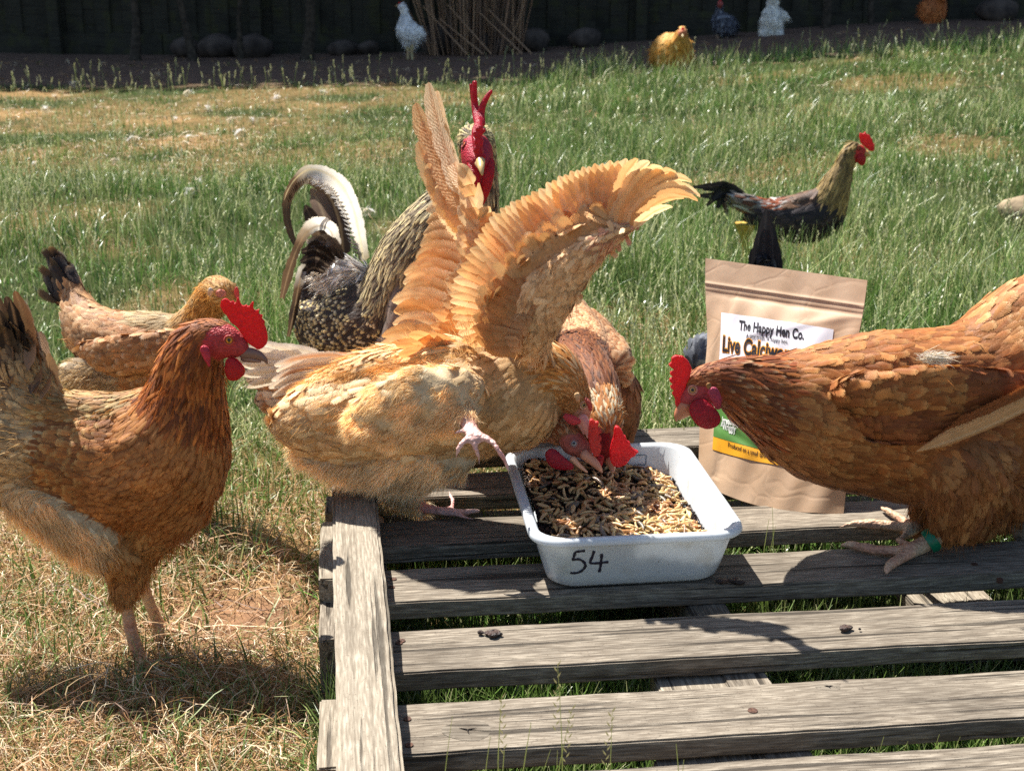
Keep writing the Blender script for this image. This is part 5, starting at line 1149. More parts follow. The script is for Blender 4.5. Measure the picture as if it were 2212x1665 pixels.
bb, bt = plume('body', buf, [
 [(1260, 900, 1.535, 17, 'face', .8), (1256, 885, 1.537, 24, 'face', .8)],
 [(1248, 868, 1.54, 31, 'crown', .85), (1230, 838, 1.545, 42, 'crown', .85), (1206, 812, 1.55, 56, 'neck', .85), (1176, 806, 1.555, 70, 'neck', .85), (1140, 825, 1.56, 90, 'breast', .85)],
 [(1120, 868, 1.56, 104, 'breast', .85), (1070, 862, 1.56, 122, 'breast', .85), (990, 868, 1.565, 132, 'side', .85), (900, 880, 1.57, 136, 'side', .85), (800, 892, 1.57, 122, 'side', .85), (710, 905, 1.57, 98, 'side', .8), (650, 908, 1.57, 58, 'side', .8), (618, 905, 1.57, 28, 'side', .8)],
 [(1010, 790, 1.56, 62, 'saddle', .9), (920, 800, 1.56, 68, 'saddle', .9), (830, 812, 1.565, 66, 'saddle', .9), (740, 840, 1.57, 58, 'saddle', .9), (668, 870, 1.57, 42, 'saddle', .9)],
 [(1170, 780, 1.54, 28, 'breast', .8), (1150, 740, 1.52, 32, 'breast', .7), (1142, 700, 1.50, 36, 'breast', .6)],
 [(990, 856, 1.505, 60, 'thigh', .7), (920, 866, 1.490, 80, 'thigh', .7), (845, 888, 1.492, 72, 'thigh', .7), (790, 905, 1.508, 46, 'thigh', .7)],
 [(990, 945, 1.56, 62, 'fluff', .9), (925, 965, 1.56, 84, 'fluff', .9), (840, 972, 1.57, 88, 'fluff', .9), (750, 962, 1.575, 76, 'fluff', .9), (690, 955, 1.58, 58, 'fluff', .9)],
 [(935, 1005, 1.575, 42, 'fluff', .9), (890, 1030, 1.59, 40, 'fluff', .9), (860, 1050, 1.60, 32, 'fluff', .9)]] + legb, ST4, voxel=.0036, gain=(1.08, 1.16, 1.30))
lump('comb', buf, balls([(1266, 862, 1.522, 5), (1273, 872, 1.52, 6), (1276, 884, 1.52, 5)]), .0012, 'comb', lin((196, 100, 84)))
lump('wattle', buf, balls([(1224, 900, 1.510, 8, .5), (1236, 907, 1.508, 12, .5), (1248, 910, 1.508, 8, .5)]), .0012, 'comb', lin((200, 72, 80)))
beak(buf, [(1259, 905, 1.525, 12), (1266, 918, 1.522, 11), (1270, 932, 1.52, 8), (1270, 944, 1.518, 3.5)], [(1250, 910, 1.525, 7), (1257, 925, 1.522, 5), (1262, 936, 1.52, 3)], lin((214, 156, 140)), lin((196, 140, 124)))
eye(buf, bt, 1261, 875, .0042, lin((190, 170, 110)), lin((214, 168, 140)))
lump('earlobe', buf, balls([(*Z('E', 365, 960), 1.512, 8, .5), (*Z('E', 372, 1000), 1.51, 6, .5)]), .0014, 'face', lin((206, 160, 112)))
# wings ------------------------------------------------------------
WG1, WG2, WG3 = lin((238, 206, 160)), lin((244, 218, 178)), lin((234, 192, 140))
def wing_feather(mb, root, tip, dr, dt, wpx, side=None, bend=None, col=None, taper='primary', notch=0, cup=.035, twist=0.0):
    a, b_ = W(*root, dr), W(*tip, dt); ax = (b_ - a).normalized(); side = Vector(side) if side else ax.cross(Vector((0, 1, 0))).normalized()
    c = col if col is not None else (WG1, WG2, WG3)[random.randrange(3)] * random.uniform(.92, 1.08)
    quill(mb, a, b_, side, wpx * 1.42 * mpp(a), Vector(bend or (0, 0, 0)), c, c * 1.06, c * 1.10, lin((196, 132, 76)), taper=taper, cup=cup, notch=notch, twist=twist, rows=18)
mb = MB()                                                # left (far) wing, seen from its outer side
tipsL = [(812, 752), (824, 726), (848, 700), (850, 674), (846, 651), (868, 630), (870, 612), (872, 592), (894, 572), (898, 556), (907, 531), (914, 507), (922, 481), (920, 455), (934, 428)]
for i, tpt in enumerate(tipsL):
    f = i / (len(tipsL) - 1); rx = np.interp(f, [0, .25, .55, .8, 1], [985, 1000, 1026, 1034, 1028]); ry = np.interp(f, [0, .25, .55, .8, 1], [768, 690, 600, 540, 490])
    wing_feather(mb, (rx, ry), tpt, 1.600 + .0025 * i, 1.66 + .004 * i, 50 if i > 2 else 40, bend=(0, .01, .010 + .006 * f), taper='round', notch=1)
for i, (tpt, rpt, wd) in enumerate((((947, 398), (1026, 520), 44), ((925, 352), (1022, 505), 44), ((903, 306), (1020, 490), 46), ((912, 262), (1016, 470), 42), ((898, 222), (1012, 455), 44), ((926, 178), (1008, 430), 38), ((944, 196), (1008, 420), 30))):
    wing_feather(mb, rpt, tpt, 1.63 - .006 * i, 1.63 + .012 * i, wd, bend=(-.004, .0, -.004), notch=2)
for i in range(26):                                      # coverts overlapping the quill roots
    f = i / 25; rx = np.interp(f, [0, .3, .6, .8, 1], [1000, 1010, 1034, 1036, 1022]); ry = np.interp(f, [0, .3, .6, .8, 1], [775, 680, 590, 520, 400])
    an = np.interp(f, [0, 1], [188, 235]); ln = random.uniform(58, 84) * (1 - .2 * f)
    wing_feather(mb, (rx, ry), (rx + ln * math.cos(R(an)), ry + ln * math.sin(R(an)) * (1 if f < .3 else 1)), 1.592, 1.60, 30, taper='round', bend=(0, -.002, .003))
for i in range(34):                                      # scapulars flowing on to the back
    rx, ry = random.uniform(925, 1010), random.uniform(742, 790); ln = random.uniform(60, 110)
    wing_feather(mb, (rx, ry), (rx - ln, ry + random.uniform(-25, 22)), 1.55, 1.56 + random.uniform(-.03, .02), 24, taper='primary', bend=(0, -.003, .006), col=lin((232, 184, 124)) * random.uniform(.85, 1.08))
strands(mb, np.array([list(W(random.uniform(975, 1060), random.uniform(700, 790), 1.52)) for _ in range(160)]), np.tile([-.3, -.1, 1.], (160, 1)), .018, .0005, np.tile(B3, (160, 1)), .1)
vane(mb, [W(1030, 470, 1.6), W(1034, 430, 1.6), W(1034, 396, 1.6)], [.006, .006, .001], [.006, .006, .001], [BP, BP, B3], rows=10)
for (x, y, x2, y2) in ((1040, 480, 1058, 446), (1036, 500, 1066, 470), (1030, 520, 1046, 480), (1050, 500, 1068, 458)): wing_feather(mb, (x, y), (x2, y2), 1.60, 1.59, 30, taper='round', col=lin((226, 190, 146)))
mb.build('wing', ['wingfeather', 'leg', 'fluff'], buf, at=world_loc(buf))
mb = MB()                                                # right (near) wing, its underside to the camera
tipsR = [(1008, 752), (990, 722), (977, 688), (972, 652), (974, 618), (986, 586), (1004, 553), (1024, 518), (1040, 492), (1056, 470), (1080, 450), (1102, 436), (1126, 424), (1148, 414), (1180, 394), (1206, 380), (1232, 369), (1258, 360), (1284, 353), (1318, 346), (1353, 342)]
tR0 = np.array(tipsR, float); tR = catmull(tR0, 2); tR = [tuple(t + np.array([0, (i % 2) * 3.0])) for i, t in enumerate(tR)]
for i, tpt in enumerate(tR):
    f = i / (len(tR) - 1); rx = np.interp(f, [0, .3, .55, .8, 1], [1112, 1150, 1200, 1290, 1335]); ry = np.interp(f, [0, .3, .55, .8, 1], [748, 660, 600, 540, 505])
    wing_feather(mb, (rx, ry), tpt, 1.480 - .0005 * i, 1.545 - .00225 * i, 44 - 8 * f, bend=(0, .014 * (1 - f), .012), taper='round', notch=1, col=None)
for i, (tpt, rpt, wd, bz) in enumerate((((1378, 343), (1310, 515), 26, .016), ((1404, 349), (1318, 512), 26, .018), ((1432, 363), (1326, 508), 26, .021), ((1462, 374), (1334, 504), 25, .023), ((1495, 394), (1340, 502), 25, .026), ((1513, 425), (1348, 500), 25, .027), ((1508, 434), (1354, 500), 22, .022), ((1478, 428), (1360, 498), 20, .013), ((1452, 446), (1366, 498), 18, .006))):
    wing_feather(mb, rpt, tpt, 1.455 - .002 * i, 1.44 - .010 * i, wd, bend=(0, 0, bz * .9), notch=2)
for row, (l0, l1, wd, off, cc) in enumerate(((95, 120, 40, .012, (226, 170, 108)), (60, 88, 32, .019, (222, 172, 116)), (36, 54, 24, .026, (218, 176, 130)))):
    n = 24 + row * 8
    for i in range(n):                                   # rows of under-wing coverts
        f = i / (n - 1); rx = np.interp(f, [0, .3, .55, .8, 1], [1118, 1158, 1210, 1296, 1368]) + random.uniform(-6, 6); ry = np.interp(f, [0, .3, .55, .8, 1], [745, 668, 606, 545, 492]) + random.uniform(-6, 6)
        j = min(len(tipsR) - 1, f * .97 * (len(tipsR) - 1)); a0, a1 = tipsR[int(j)], tipsR[min(len(tipsR) - 1, int(j) + 1)]; w_ = j - int(j); tx, ty = a0[0] * (1 - w_) + a1[0] * w_, a0[1] * (1 - w_) + a1[1] * w_
        dx, dy = tx - rx, ty - ry; ll = math.hypot(dx, dy); ln = random.uniform(l0, l1) * min(1, ll / 150)
        wing_feather(mb, (rx, ry), (rx + dx / ll * ln, ry + dy / ll * ln), 1.478 - off - .001 * (i % 3), 1.483 - off * .6, wd, taper='round', col=lin(cc) * random.uniform(.88, 1.08), bend=(0, -.003, 0))
rw = mb.build('wing', ['wingfeather', 'leg', 'fluff'], buf, at=world_loc(buf))
ST4w = {'cov': dict(L=.030, W=.014, cols=[lin((216, 166, 112)), lin((206, 152, 98)), lin((222, 178, 128))], lift=.05, jit=.12, var=.08, fluff=.6, fl=.014, fw=.0006, shape='round', dir=(-.75, 0, .65), dirk=.8),
        'under': dict(L=.017, W=.0085, cols=[lin((222, 182, 136)), lin((214, 170, 122)), lin((228, 192, 148))], lift=.10, jit=.4, var=.12, fluff=1.5, fl=.012, fw=.0007, curve=.5),
        'under2': dict(L=.014, W=.0065, cols=[lin((222, 182, 136)), lin((206, 150, 118)), lin((228, 192, 148))], lift=.14, jit=.6, var=.15, fluff=2.0, fl=.013, fw=.0007)}
plume('wing_arm', rw, [[(1090, 722, 1.482, 46, 'cov', .16), (1108, 672, 1.478, 52, 'cov', .14), (1146, 612, 1.472, 50, 'cov', .14), (1196, 560, 1.466, 44, 'cov', .14), (1252, 516, 1.46, 36, 'cov', .16), (1310, 490, 1.452, 26, 'cov', .2)], [(1375, 484, 1.44, 9, 'under2', .5), (1345, 500, 1.442, 16, 'under2', .5), (1305, 524, 1.446, 24, 'under2', .45), (1262, 556, 1.45, 38, 'under', .38), (1218, 600, 1.455, 52, 'under', .34), (1180, 650, 1.46, 60, 'under', .32), (1158, 700, 1.47, 46, 'under', .4), (1150, 745, 1.49, 36, 'under', .6)]], ST4w, voxel=.003, at=world_loc(rw))

# ---------------------------------------------------------------- 5 white-tailed rust hen bent to the tray behind the buff hen
hen5 = thing('hen', 'white tailed rust hen with its open beak in the tray below the buff head', 'hen', WZ(760, 1040, 0))
RU1, RU2, RU3 = lin((176, 110, 64)), lin((160, 92, 52)), lin((190, 128, 80))
ST5 = {
 'face': face_style(lin((156, 82, 70))),
 'crown': dict(L=.009, W=.0038, cols=[lin((170, 110, 66)), lin((150, 88, 52)), lin((190, 150, 110))], shape='hackle', lift=.1, fluff=.5, fl=.007, fw=.0006),
 'rust': dict(L=.020, W=.008, cols=[RU1, RU2, RU3], edge=[lin((200, 150, 104))], lift=.12),
 'white': dict(L=.024, W=.013, cols=[lin((222, 214, 202)), lin((206, 190, 170))], tip=[lin((232, 228, 220))], lift=.14, fluff=1.5, fl=.018, fw=.0008),
 'mixw': dict(L=.022, W=.013, cols=[lin((196, 150, 108)), lin((182, 122, 74)), lin((214, 196, 172))], edge=[lin((220, 204, 182))], tip=[lin((222, 206, 186))], lift=.13, fluff=.6, fl=.014)}
b5, t5 = plume('body', hen5, [
 [(1268, 980, 1.515, 15, 'face', .8), (1254, 968, 1.518, 24, 'face', .8), (1238, 956, 1.522, 30, 'face', .8), (1232, 940, 1.528, 28, 'crown', .8), (1214, 928, 1.55, 36, 'rust', .8), (1180, 905, 1.60, 52, 'rust'), (1120, 880, 1.68, 72, 'rust'), (1020, 860, 1.75, 92, 'rust'), (900, 855, 1.78, 98, 'rust'), (780, 850, 1.79, 92, 'rust'), (690, 840, 1.79, 80, 'mixw'), (620, 822, 1.79, 62, 'mixw', .7), (572, 800, 1.79, 42, 'white', .5), (545, 785, 1.79, 26, 'white', .4)],
 [(650, 870, 1.78, 52, 'mixw'), (600, 868, 1.78, 36, 'mixw')]], ST5, voxel=.0042)
mb = MB(); RW = lin((228, 222, 214))
for i, (x, y, x2, y2, wd) in enumerate(((640, 780, 522, 752, 26), (640, 785, 516, 770, 26), (640, 795, 519, 790, 26), (640, 800, 523, 812, 24), (640, 806, 533, 838, 24), (660, 772, 560, 742, 24), (700, 768, 590, 748, 22))):
    a, b_ = W(x, y, 1.75), W(x2, y2, 1.76); quill(mb, a, b_, Vector((0, .45, -.9)), wd * mpp(a) * 1.7, (0, -.004, .004), RW, RW, RW, lin((214, 196, 170)), taper='round')
for i, (x, y, x2, y2) in enumerate(((745, 770, 592, 790), (742, 782, 596, 802), (738, 792, 586, 822), (730, 800, 580, 838), (722, 812, 588, 856), (714, 822, 604, 872))):
    a, b_ = W(x, y, 1.72), W(x2, y2, 1.70 - .006 * i); c = lin((196, 134, 84)) if i % 2 == 0 else RW; quill(mb, a, b_, Vector((0, .4, -.9)), .024, (0, -.006, .006), c, RW, RW, lin((220, 200, 176)), taper='primary')
mb.build('tail', ['tailfeather', 'leg', 'fluff'], hen5, at=world_loc(hen5))
A_ = lambda pts: [Z('A', *p) for p in pts]
comb_plate('comb', hen5, A_(((500, 480), (505, 400), (510, 340), (530, 330), (545, 345), (540, 380), (560, 350), (580, 352), (576, 380), (560, 410), (590, 395), (600, 425), (575, 445), (560, 470), (592, 455), (602, 480), (580, 505), (600, 520), (596, 560), (580, 600), (545, 610), (520, 560))), 1.505, .007, lin((206, 60, 52)), .0011)
lump('wattle', hen5, balls([(*Z('A', 235, 600), 1.505, 16, .4), (*Z('A', 265, 640), 1.502, 19, .35), (*Z('A', 320, 668), 1.50, 14, .35), (*Z('A', 370, 685), 1.50, 9, .4)]), .0012, 'comb', lin((170, 24, 44)))
beak(hen5, [(*Z('A', 480, 600), 1.505, 12), (*Z('A', 530, 640), 1.503, 10.5), (*Z('A', 570, 680), 1.50, 8), (*Z('A', 600, 722), 1.498, 3)], [(*Z('A', 390, 630), 1.505, 7.5), (*Z('A', 440, 680), 1.503, 5.5), (*Z('A', 490, 722), 1.50, 3)], lin((176, 130, 104)), lin((196, 156, 124)))
eye(hen5, t5, *Z('A', 397, 514), .0042, lin((150, 150, 150)), lin((150, 96, 90)))
mb = MB()
for px in (800, 870): tube(mb, [W(px, 930, 1.79), W(px, 1000, 1.79), WZ(px, 1040, 0)], [.02, .007, .006], LEGP, 8)
mb.build('legs', ['leg'], hen5, at=world_loc(hen5))

# ---------------------------------------------------------------- 6 golden-brown hen facing us with its comb over the tray
hen6 = thing('hen', 'golden brown scalloped hen behind the tray bending its red comb into the larvae', 'hen', WZ(1300, 1000, PT))
SC1, SC2, SC3 = lin((172, 106, 64)), lin((150, 88, 52)), lin((184, 122, 80))
ST6 = {
 'face': face_style(lin((120, 34, 34))),
 'nape': dict(L=.012, W=.0045, cols=[lin((196, 130, 74)), lin((176, 110, 60)), lin((214, 190, 160))], shape='hackle', lift=.12, fluff=.8, fl=.009, fw=.0007),
 'white': dict(L=.009, W=.004, cols=[lin((220, 204, 184)), lin((196, 150, 110))], shape='hackle', lift=.15, fluff=1, fl=.008, fw=.0007),
 'neck': dict(L=.024, W=.0055, cols=[lin((128, 68, 34)), lin((102, 54, 28)), lin((148, 84, 44))], tip=[lin((170, 112, 66)), lin((134, 76, 42))], shape='hackle', lift=.1, var=.2),  # rust darkened to paint in the shade on the neck
 'scal': dict(L=.022, W=.0150, cols=[SC1, SC2, SC3], edge=[lin((232, 198, 158))], tip=[lin((240, 212, 178)), lin((222, 180, 138))], tipk=(0, 0, 0, .4, .9), shape='spangle', lift=.12, var=.14, jit=.12),
 'small': dict(L=.015, W=.0100, cols=[SC1, SC3], edge=[lin((226, 190, 150))], tip=[lin((232, 200, 166))], tipk=(0, 0, 0, .4, .9), shape='spangle', lift=.14, jit=.15),
 'flank': dict(L=.024, W=.014, cols=[lin((156, 92, 50)), lin((140, 80, 44))], edge=[lin((180, 126, 80))], lift=.1, var=.12, jit=.2)}
b6, t6 = plume('body', hen6, [
 [(1312, 988, 1.548, 18, 'face', .9), (1306, 968, 1.55, 26, 'face', .9), (1302, 942, 1.555, 30, 'face', .9)],
 [(1312, 915, 1.56, 34, 'nape', .9), (1304, 885, 1.58, 42, 'nape', .9), (1288, 850, 1.61, 54, 'neck', .9), (1262, 822, 1.66, 70, 'neck', .9), (1245, 800, 1.72, 78, 'neck', .9), (1250, 780, 1.80, 84, 'small', .9), (1235, 745, 1.88, 82, 'small', .9), (1222, 705, 1.95, 66, 'scal', .9), (1222, 668, 2.0, 42, 'scal', .8), (1226, 642, 2.02, 18, 'scal', .7)],
 [(1322, 800, 1.74, 40, 'scal', .7), (1326, 770, 1.82, 40, 'scal', .7), (1300, 740, 1.90, 42, 'scal', .7), (1275, 700, 1.97, 34, 'scal', .7)],
 [(1318, 842, 1.78, 64, 'flank', .9), (1318, 880, 1.77, 68, 'flank', .9), (1310, 930, 1.78, 66, 'flank', .9)],
 [(1190, 800, 1.74, 60, 'scal', .9), (1185, 740, 1.85, 50, 'scal', .9)]], ST6, voxel=.0042, gain=(1.0, 1.10, 1.05))
comb_plate('comb', hen6, [Z('E', *p) for p in ((668, 1300), (672, 1240), (685, 1212), (712, 1218), (738, 1250), (752, 1288), (772, 1300), (776, 1335), (802, 1345), (812, 1385), (845, 1412), (882, 1425), (852, 1442), (845, 1462), (815, 1470), (792, 1502), (768, 1530), (715, 1552), (670, 1545), (640, 1500), (635, 1420), (650, 1350))], 1.525, .008, lin((206, 40, 48)), .0012)
beak(hen6, [(1318, 996, 1.54, 11), (1322, 1008, 1.535, 8), (1324, 1018, 1.53, 4)], None, lin((176, 130, 104)))
lump('wattle', hen6, balls([(1296, 990, 1.53, 10, .6), (1294, 1004, 1.528, 8, .6)]), .0012, 'comb', lin((180, 34, 44)))
mb = MB()
for i, (x2, y2) in enumerate(((1236, 604), (1246, 600), (1228, 612), (1252, 610))): a, b_ = W(1228, 660, 2.02), W(x2, y2, 2.05); quill(mb, a, b_, (1, 0, 0), .018, (0, 0, 0), RW, RW, RW * .95, RW, taper='round')
mb.build('tail', ['tailfeather', 'leg', 'fluff'], hen6, at=world_loc(hen6))
mb = MB()
for px in (1290, 1335): tube(mb, [W(px, 940, 1.80), W(px, 985, 1.79), WZ(px, 1000, PT)], [.018, .007, .006], LEGP, 8)
mb.build('legs', ['leg'], hen6, at=world_loc(hen6))

# ---------------------------------------------------------------- 7 large red-brown hen leaning in from the right
hen7 = thing('hen', 'large red brown hen with green leg ring leaning in from the right edge', 'hen', WZ(1960, 1195, PT))
Q1, Q2, Q3, Q4 = lin((162, 92, 44)), lin((140, 74, 36)), lin((182, 114, 60)), lin((120, 62, 32))
ST7 = {
 'face': face_style(lin((168, 62, 64))),
 'crown': dict(L=.009, W=.0036, cols=[lin((160, 84, 40)), lin((190, 120, 76)), lin((140, 70, 34))], shape='hackle', lift=.08),
 'hackle': dict(L=.026, W=.0068, cols=[Q2, Q4, Q1, lin((150, 72, 30))], tip=[lin((236, 196, 150)), lin((226, 180, 130)), lin((190, 116, 62)), Q1], tipk=(0, 0, 0, .35, .95), shape='hackle', lift=.12, var=.26, jit=.14),
 'shoulder': dict(L=.024, W=.0125, cols=[Q1, Q3, lin((172, 102, 52))], edge=[lin((200, 138, 80)), Q3], tip=[lin((212, 152, 92))], tipk=(0, 0, 0, .4, .9), shaft=[lin((140, 78, 36))], shape='spangle', lift=.12, var=.16, jit=.14),
 'mid': dict(L=.024, W=.0135, cols=[Q1, Q3, lin((150, 84, 40))], edge=[lin((194, 130, 74)), Q1], tip=[lin((214, 158, 100)), lin((186, 122, 68))], tipk=(0, 0, 0, .4, .9), shape='spangle', lift=.11, var=.18, jit=.16, fluff=.15, fl=.012),
 'breast': dict(L=.022, W=.0125, cols=[lin((166, 100, 54)), lin((150, 86, 44))], edge=[lin((186, 124, 74))], tip=[lin((186, 126, 76)), Q2], tipk=(0, 0, 0, .3, .7), shape='spangle', lift=.10, var=.12, jit=.14),
 'rump': dict(L=.025, W=.0150, cols=[Q1, Q3], edge=[lin((204, 146, 92))], tip=[lin((226, 178, 124))], tipk=(0, 0, 0, .4, .9), shape='spangle', lift=.12, var=.18),
 'thigh': dict(L=.026, W=.011, cols=[lin((160, 98, 52)), lin((146, 86, 46)), lin((176, 116, 66))], dir=(-.2, 0, -1), dirk=.35, lift=.12, var=.12, jit=.3, fluff=1.6, fl=.018, fw=.0007),
 'wing': dict(L=.026, W=.0150, cols=[Q2, Q4, lin((132, 68, 34)), Q1], edge=[lin((160, 94, 50)), Q2], tip=[lin((176, 108, 60)), Q1], tipk=(0, 0, 0, .4, .8), shape='spangle', lift=.05, var=.2, jit=.12),
 'wtop': dict(L=.030, W=.013, cols=[Q1, Q2], tip=[lin((186, 118, 66))], shape='long', lift=.08, jit=.1),
 'leg': leg_style(lin((196, 158, 128)))}
f4 = lambda pts, st='leg': [(*Z('4', p[0], p[1]), p[2] if p[2] else gd(*Z('4', p[0], p[1] + p[3]), PT + .002), p[3] * .4498, st, 1) for p in pts]
leg7 = [f4([(1470, 1395, 1.47, 52), (1410, 1435, 1.468, 46), (1350, 1468, None, 42), (1290, 1492, None, 42)]),
 f4([(1290, 1492, None, 36), (1200, 1490, None, 28), (1110, 1482, None, 27), (1020, 1462, None, 25), (975, 1464, None, 15), (950, 1478, None, 6)]),
 f4([(1300, 1496, None, 36), (1250, 1528, None, 30), (1200, 1560, None, 28), (1186, 1588, None, 18), (1188, 1615, None, 5)]),
 f4([(1310, 1480, None, 30), (1250, 1446, None, 20), (1225, 1440, None, 12)]),
 f4([(1360, 1330, 1.53, 42), (1330, 1370, 1.53, 36), (1300, 1392, None, 34)]),
 f4([(1300, 1385, None, 30), (1200, 1370, None, 27), (1100, 1362, None, 27), (1020, 1362, None, 20), (960, 1378, None, 7)]),
 f4([(1305, 1375, None, 28), (1240, 1330, None, 24), (1190, 1300, None, 20), (1160, 1285, None, 12)]),
 f4([(1310, 1390, None, 24), (1270, 1420, None, 20), (1235, 1450, None, 12)])]
b7, t7 = plume('body', hen7, [
 zc('4', [(222, 765, 1.452, 42, 'face', .75), (262, 735, 1.455, 66, 'face', .75), (310, 728, 1.458, 74, 'face', .75), (350, 740, 1.46, 66, 'face', .75)]),
 zc('4', [(262, 690, 1.458, 60, 'crown', .8), (320, 672, 1.462, 78, 'crown', .8), (385, 675, 1.465, 100, 'hackle', .8), (470, 700, 1.47, 138, 'hackle', .8), (570, 740, 1.48, 186, 'hackle', .8), (690, 782, 1.49, 238, 'hackle', .8), (790, 800, 1.495, 285, 'shoulder', .8), (900, 818, 1.50, 330, 'shoulder', .75), (1130, 820, 1.51, 398, 'mid', .72), (1400, 850, 1.52, 448, 'mid', .7), (1680, 800, 1.53, 452, 'mid', .7), (1900, 610, 1.54, 435, 'rump', .7), (2120, 430, 1.55, 360, 'rump', .7), (2300, 290, 1.56, 250, 'rump', .6)]),
 zc('4', [(700, 930, 1.49, 150, 'breast', .8), (880, 980, 1.50, 200, 'breast', .8), (1100, 1020, 1.51, 220, 'breast', .8), (1350, 1080, 1.50, 210, 'breast', .8)]),
 zc('4', [(1560, 1080, 1.47, 240, 'thigh', .7), (1540, 1200, 1.465, 190, 'thigh', .7), (1520, 1300, 1.465, 140, 'thigh', .7), (1490, 1350, 1.468, 74, 'thigh', .8)]),
 zc('4', [(1720, 1120, 1.53, 250, 'thigh', .8), (1660, 1240, 1.52, 170, 'thigh', .8), (1620, 1320, 1.51, 110, 'thigh', .8)]),
 zc('4', [(1450, 1150, 1.54, 150, 'breast', .8), (1380, 1270, 1.535, 90, 'thigh', .8), (1360, 1320, 1.53, 55, 'thigh', .8)])] + leg7, ST7, voxel=.0036, gain=(1.0, 1.10, 1.08))
w7, _ = plume('wing', hen7, [zc('4', [(900, 770, 1.480, 60, 'shoulder', .4), (1010, 750, 1.450, 105, 'mid', .4), (1180, 735, 1.436, 125, 'mid', .32), (1380, 725, 1.432, 130, 'mid', .3), (1580, 715, 1.435, 120, 'wing', .3), (1780, 715, 1.447, 100, 'wing', .3), (1980, 690, 1.466, 80, 'wing', .3)]),
 zc('4', [(1040, 850, 1.462, 90, 'wing', .35), (1180, 868, 1.442, 120, 'wing', .32), (1380, 868, 1.436, 130, 'wing', .3), (1580, 830, 1.438, 115, 'wing', .3), (1780, 780, 1.450, 90, 'wing', .3), (1980, 720, 1.468, 60, 'wing', .3)])], ST7, voxel=.0036, it=12, gain=(1.0, 1.10, 1.08))
mb = MB()
for i in range(8):                                       # pale flight feathers under the wing's lower edge
    a, b_ = W(*Z('4', 1330 + i * 18, 1015 - i * 14), 1.415 + .001 * i), W(*Z('4', 2050, 700 - i * 14), 1.43)
    c = lin((206, 160, 110)) if i < 3 else lin((150, 88, 46)); quill(mb, a, b_, (0, -.3, 1), .022, (0, -.002, -.006), c, c * 1.1, c, lin((230, 204, 166)), taper='primary')
p0 = W(*Z('4', 1400, 565), 1.40); n = 240
strands(mb, np.array(p0) + RNG.normal(0, .0045, (n, 3)) * np.array([1.6, .4, .6]), np.tile([.95, -.05, .12], (n, 1)) + RNG.normal(0, .10, (n, 3)), .013, .0008, np.tile(lin((236, 228, 214)), (n, 1)), .1)
mb.build('flight_feathers', ['tailfeather', 'leg', 'fluff'], w7, at=world_loc(w7))
comb_plate('comb', hen7, [Z('4', *p) for p in ((248, 612), (232, 580), (205, 556), (170, 552), (150, 565), (152, 585), (135, 598), (150, 612), (172, 625), (145, 632), (143, 645), (165, 655), (140, 665), (142, 680), (162, 690), (144, 702), (148, 712), (166, 722), (152, 735), (168, 760), (170, 795), (185, 805), (205, 770), (212, 730), (222, 690), (240, 655))], 1.452, .0055, lin((206, 40, 46)), .0010)
lump('wattle', hen7, balls([(*Z('4', 290, 815), 1.440, 26, .4), (*Z('4', 320, 850), 1.437, 28, .32), (*Z('4', 345, 862), 1.437, 21, .3)]), .0012, 'comb', lin((176, 28, 46)))
lump('earlobe', hen7, balls([(*Z('4', 352, 730), 1.432, 13, .45), (*Z('4', 368, 765), 1.432, 12, .45), (*Z('4', 375, 800), 1.435, 8, .45)]), .0012, 'face', lin((160, 52, 72)))
lump('ear_tuft', hen7, balls([(*Z('4', 330, 698), 1.434, 7, .5), (*Z('4', 335, 712), 1.433, 5, .5)]), .0012, 'face', lin((150, 110, 60)))
beak(hen7, [(*Z('4', 215, 800), 1.452, 17, .8), (*Z('4', 195, 822), 1.451, 13, .8), (*Z('4', 180, 842), 1.45, 8), (*Z('4', 174, 866), 1.449, 3)], [(*Z('4', 235, 820), 1.452, 11, .8), (*Z('4', 205, 845), 1.451, 6.5), (*Z('4', 190, 860), 1.45, 3)], lin((178, 116, 84)), lin((196, 140, 104)))
eye(hen7, t7, *Z('4', 253, 720), .0046, lin((196, 150, 90)), lin((200, 120, 100)))
M['ring'] = mat_simple('green_plastic', L4(0, 104, 72), .4)
mb = MB(); a, b_ = Vector(W(*Z('4', 1380, 1452), 1.468)), Vector(W(*Z('4', 1420, 1428), 1.468)); tube(mb, [a, a.lerp(b_, .5), b_], [.0135, .0145, .0140], (0, .2, .1), 20); mb.build('leg_ring', ['ring'], hen7, at=world_loc(hen7))

# ---------------------------------------------------------------- 8 dark cockerel in the grass
D8 = 3.5
ckl = thing('cockerel', 'slim dark cockerel with gold neck walking in the grass beyond the bag', 'cockerel', WZ(1640, 590, 0))
ST8 = {'face': face_style(lin((190, 52, 50))),
 'neck': dict(L=.030, W=.008, cols=[lin((150, 122, 70)), lin((120, 98, 58)), lin((168, 140, 86))], tip=[lin((180, 152, 96))], shape='hackle', lift=.08),
 'dark': dict(L=.03, W=.016, cols=[lin((44, 38, 40)), lin((56, 46, 46)), lin((38, 34, 36))], edge=[lin((84, 68, 62)), lin((44, 38, 40))], lift=.1),
 'back': dict(L=.03, W=.014, cols=[lin((96, 70, 54)), lin((120, 84, 60)), lin((76, 62, 56))], edge=[lin((150, 118, 92))], lift=.12),
 'rust': dict(L=.035, W=.010, cols=[lin((160, 82, 42)), lin((140, 70, 38)), lin((190, 180, 170))], shape='hackle', lift=.1),
 'silver': dict(L=.04, W=.012, cols=[lin((170, 170, 166)), lin((120, 112, 104)), lin((96, 60, 40))], shape='hackle', lift=.12)}
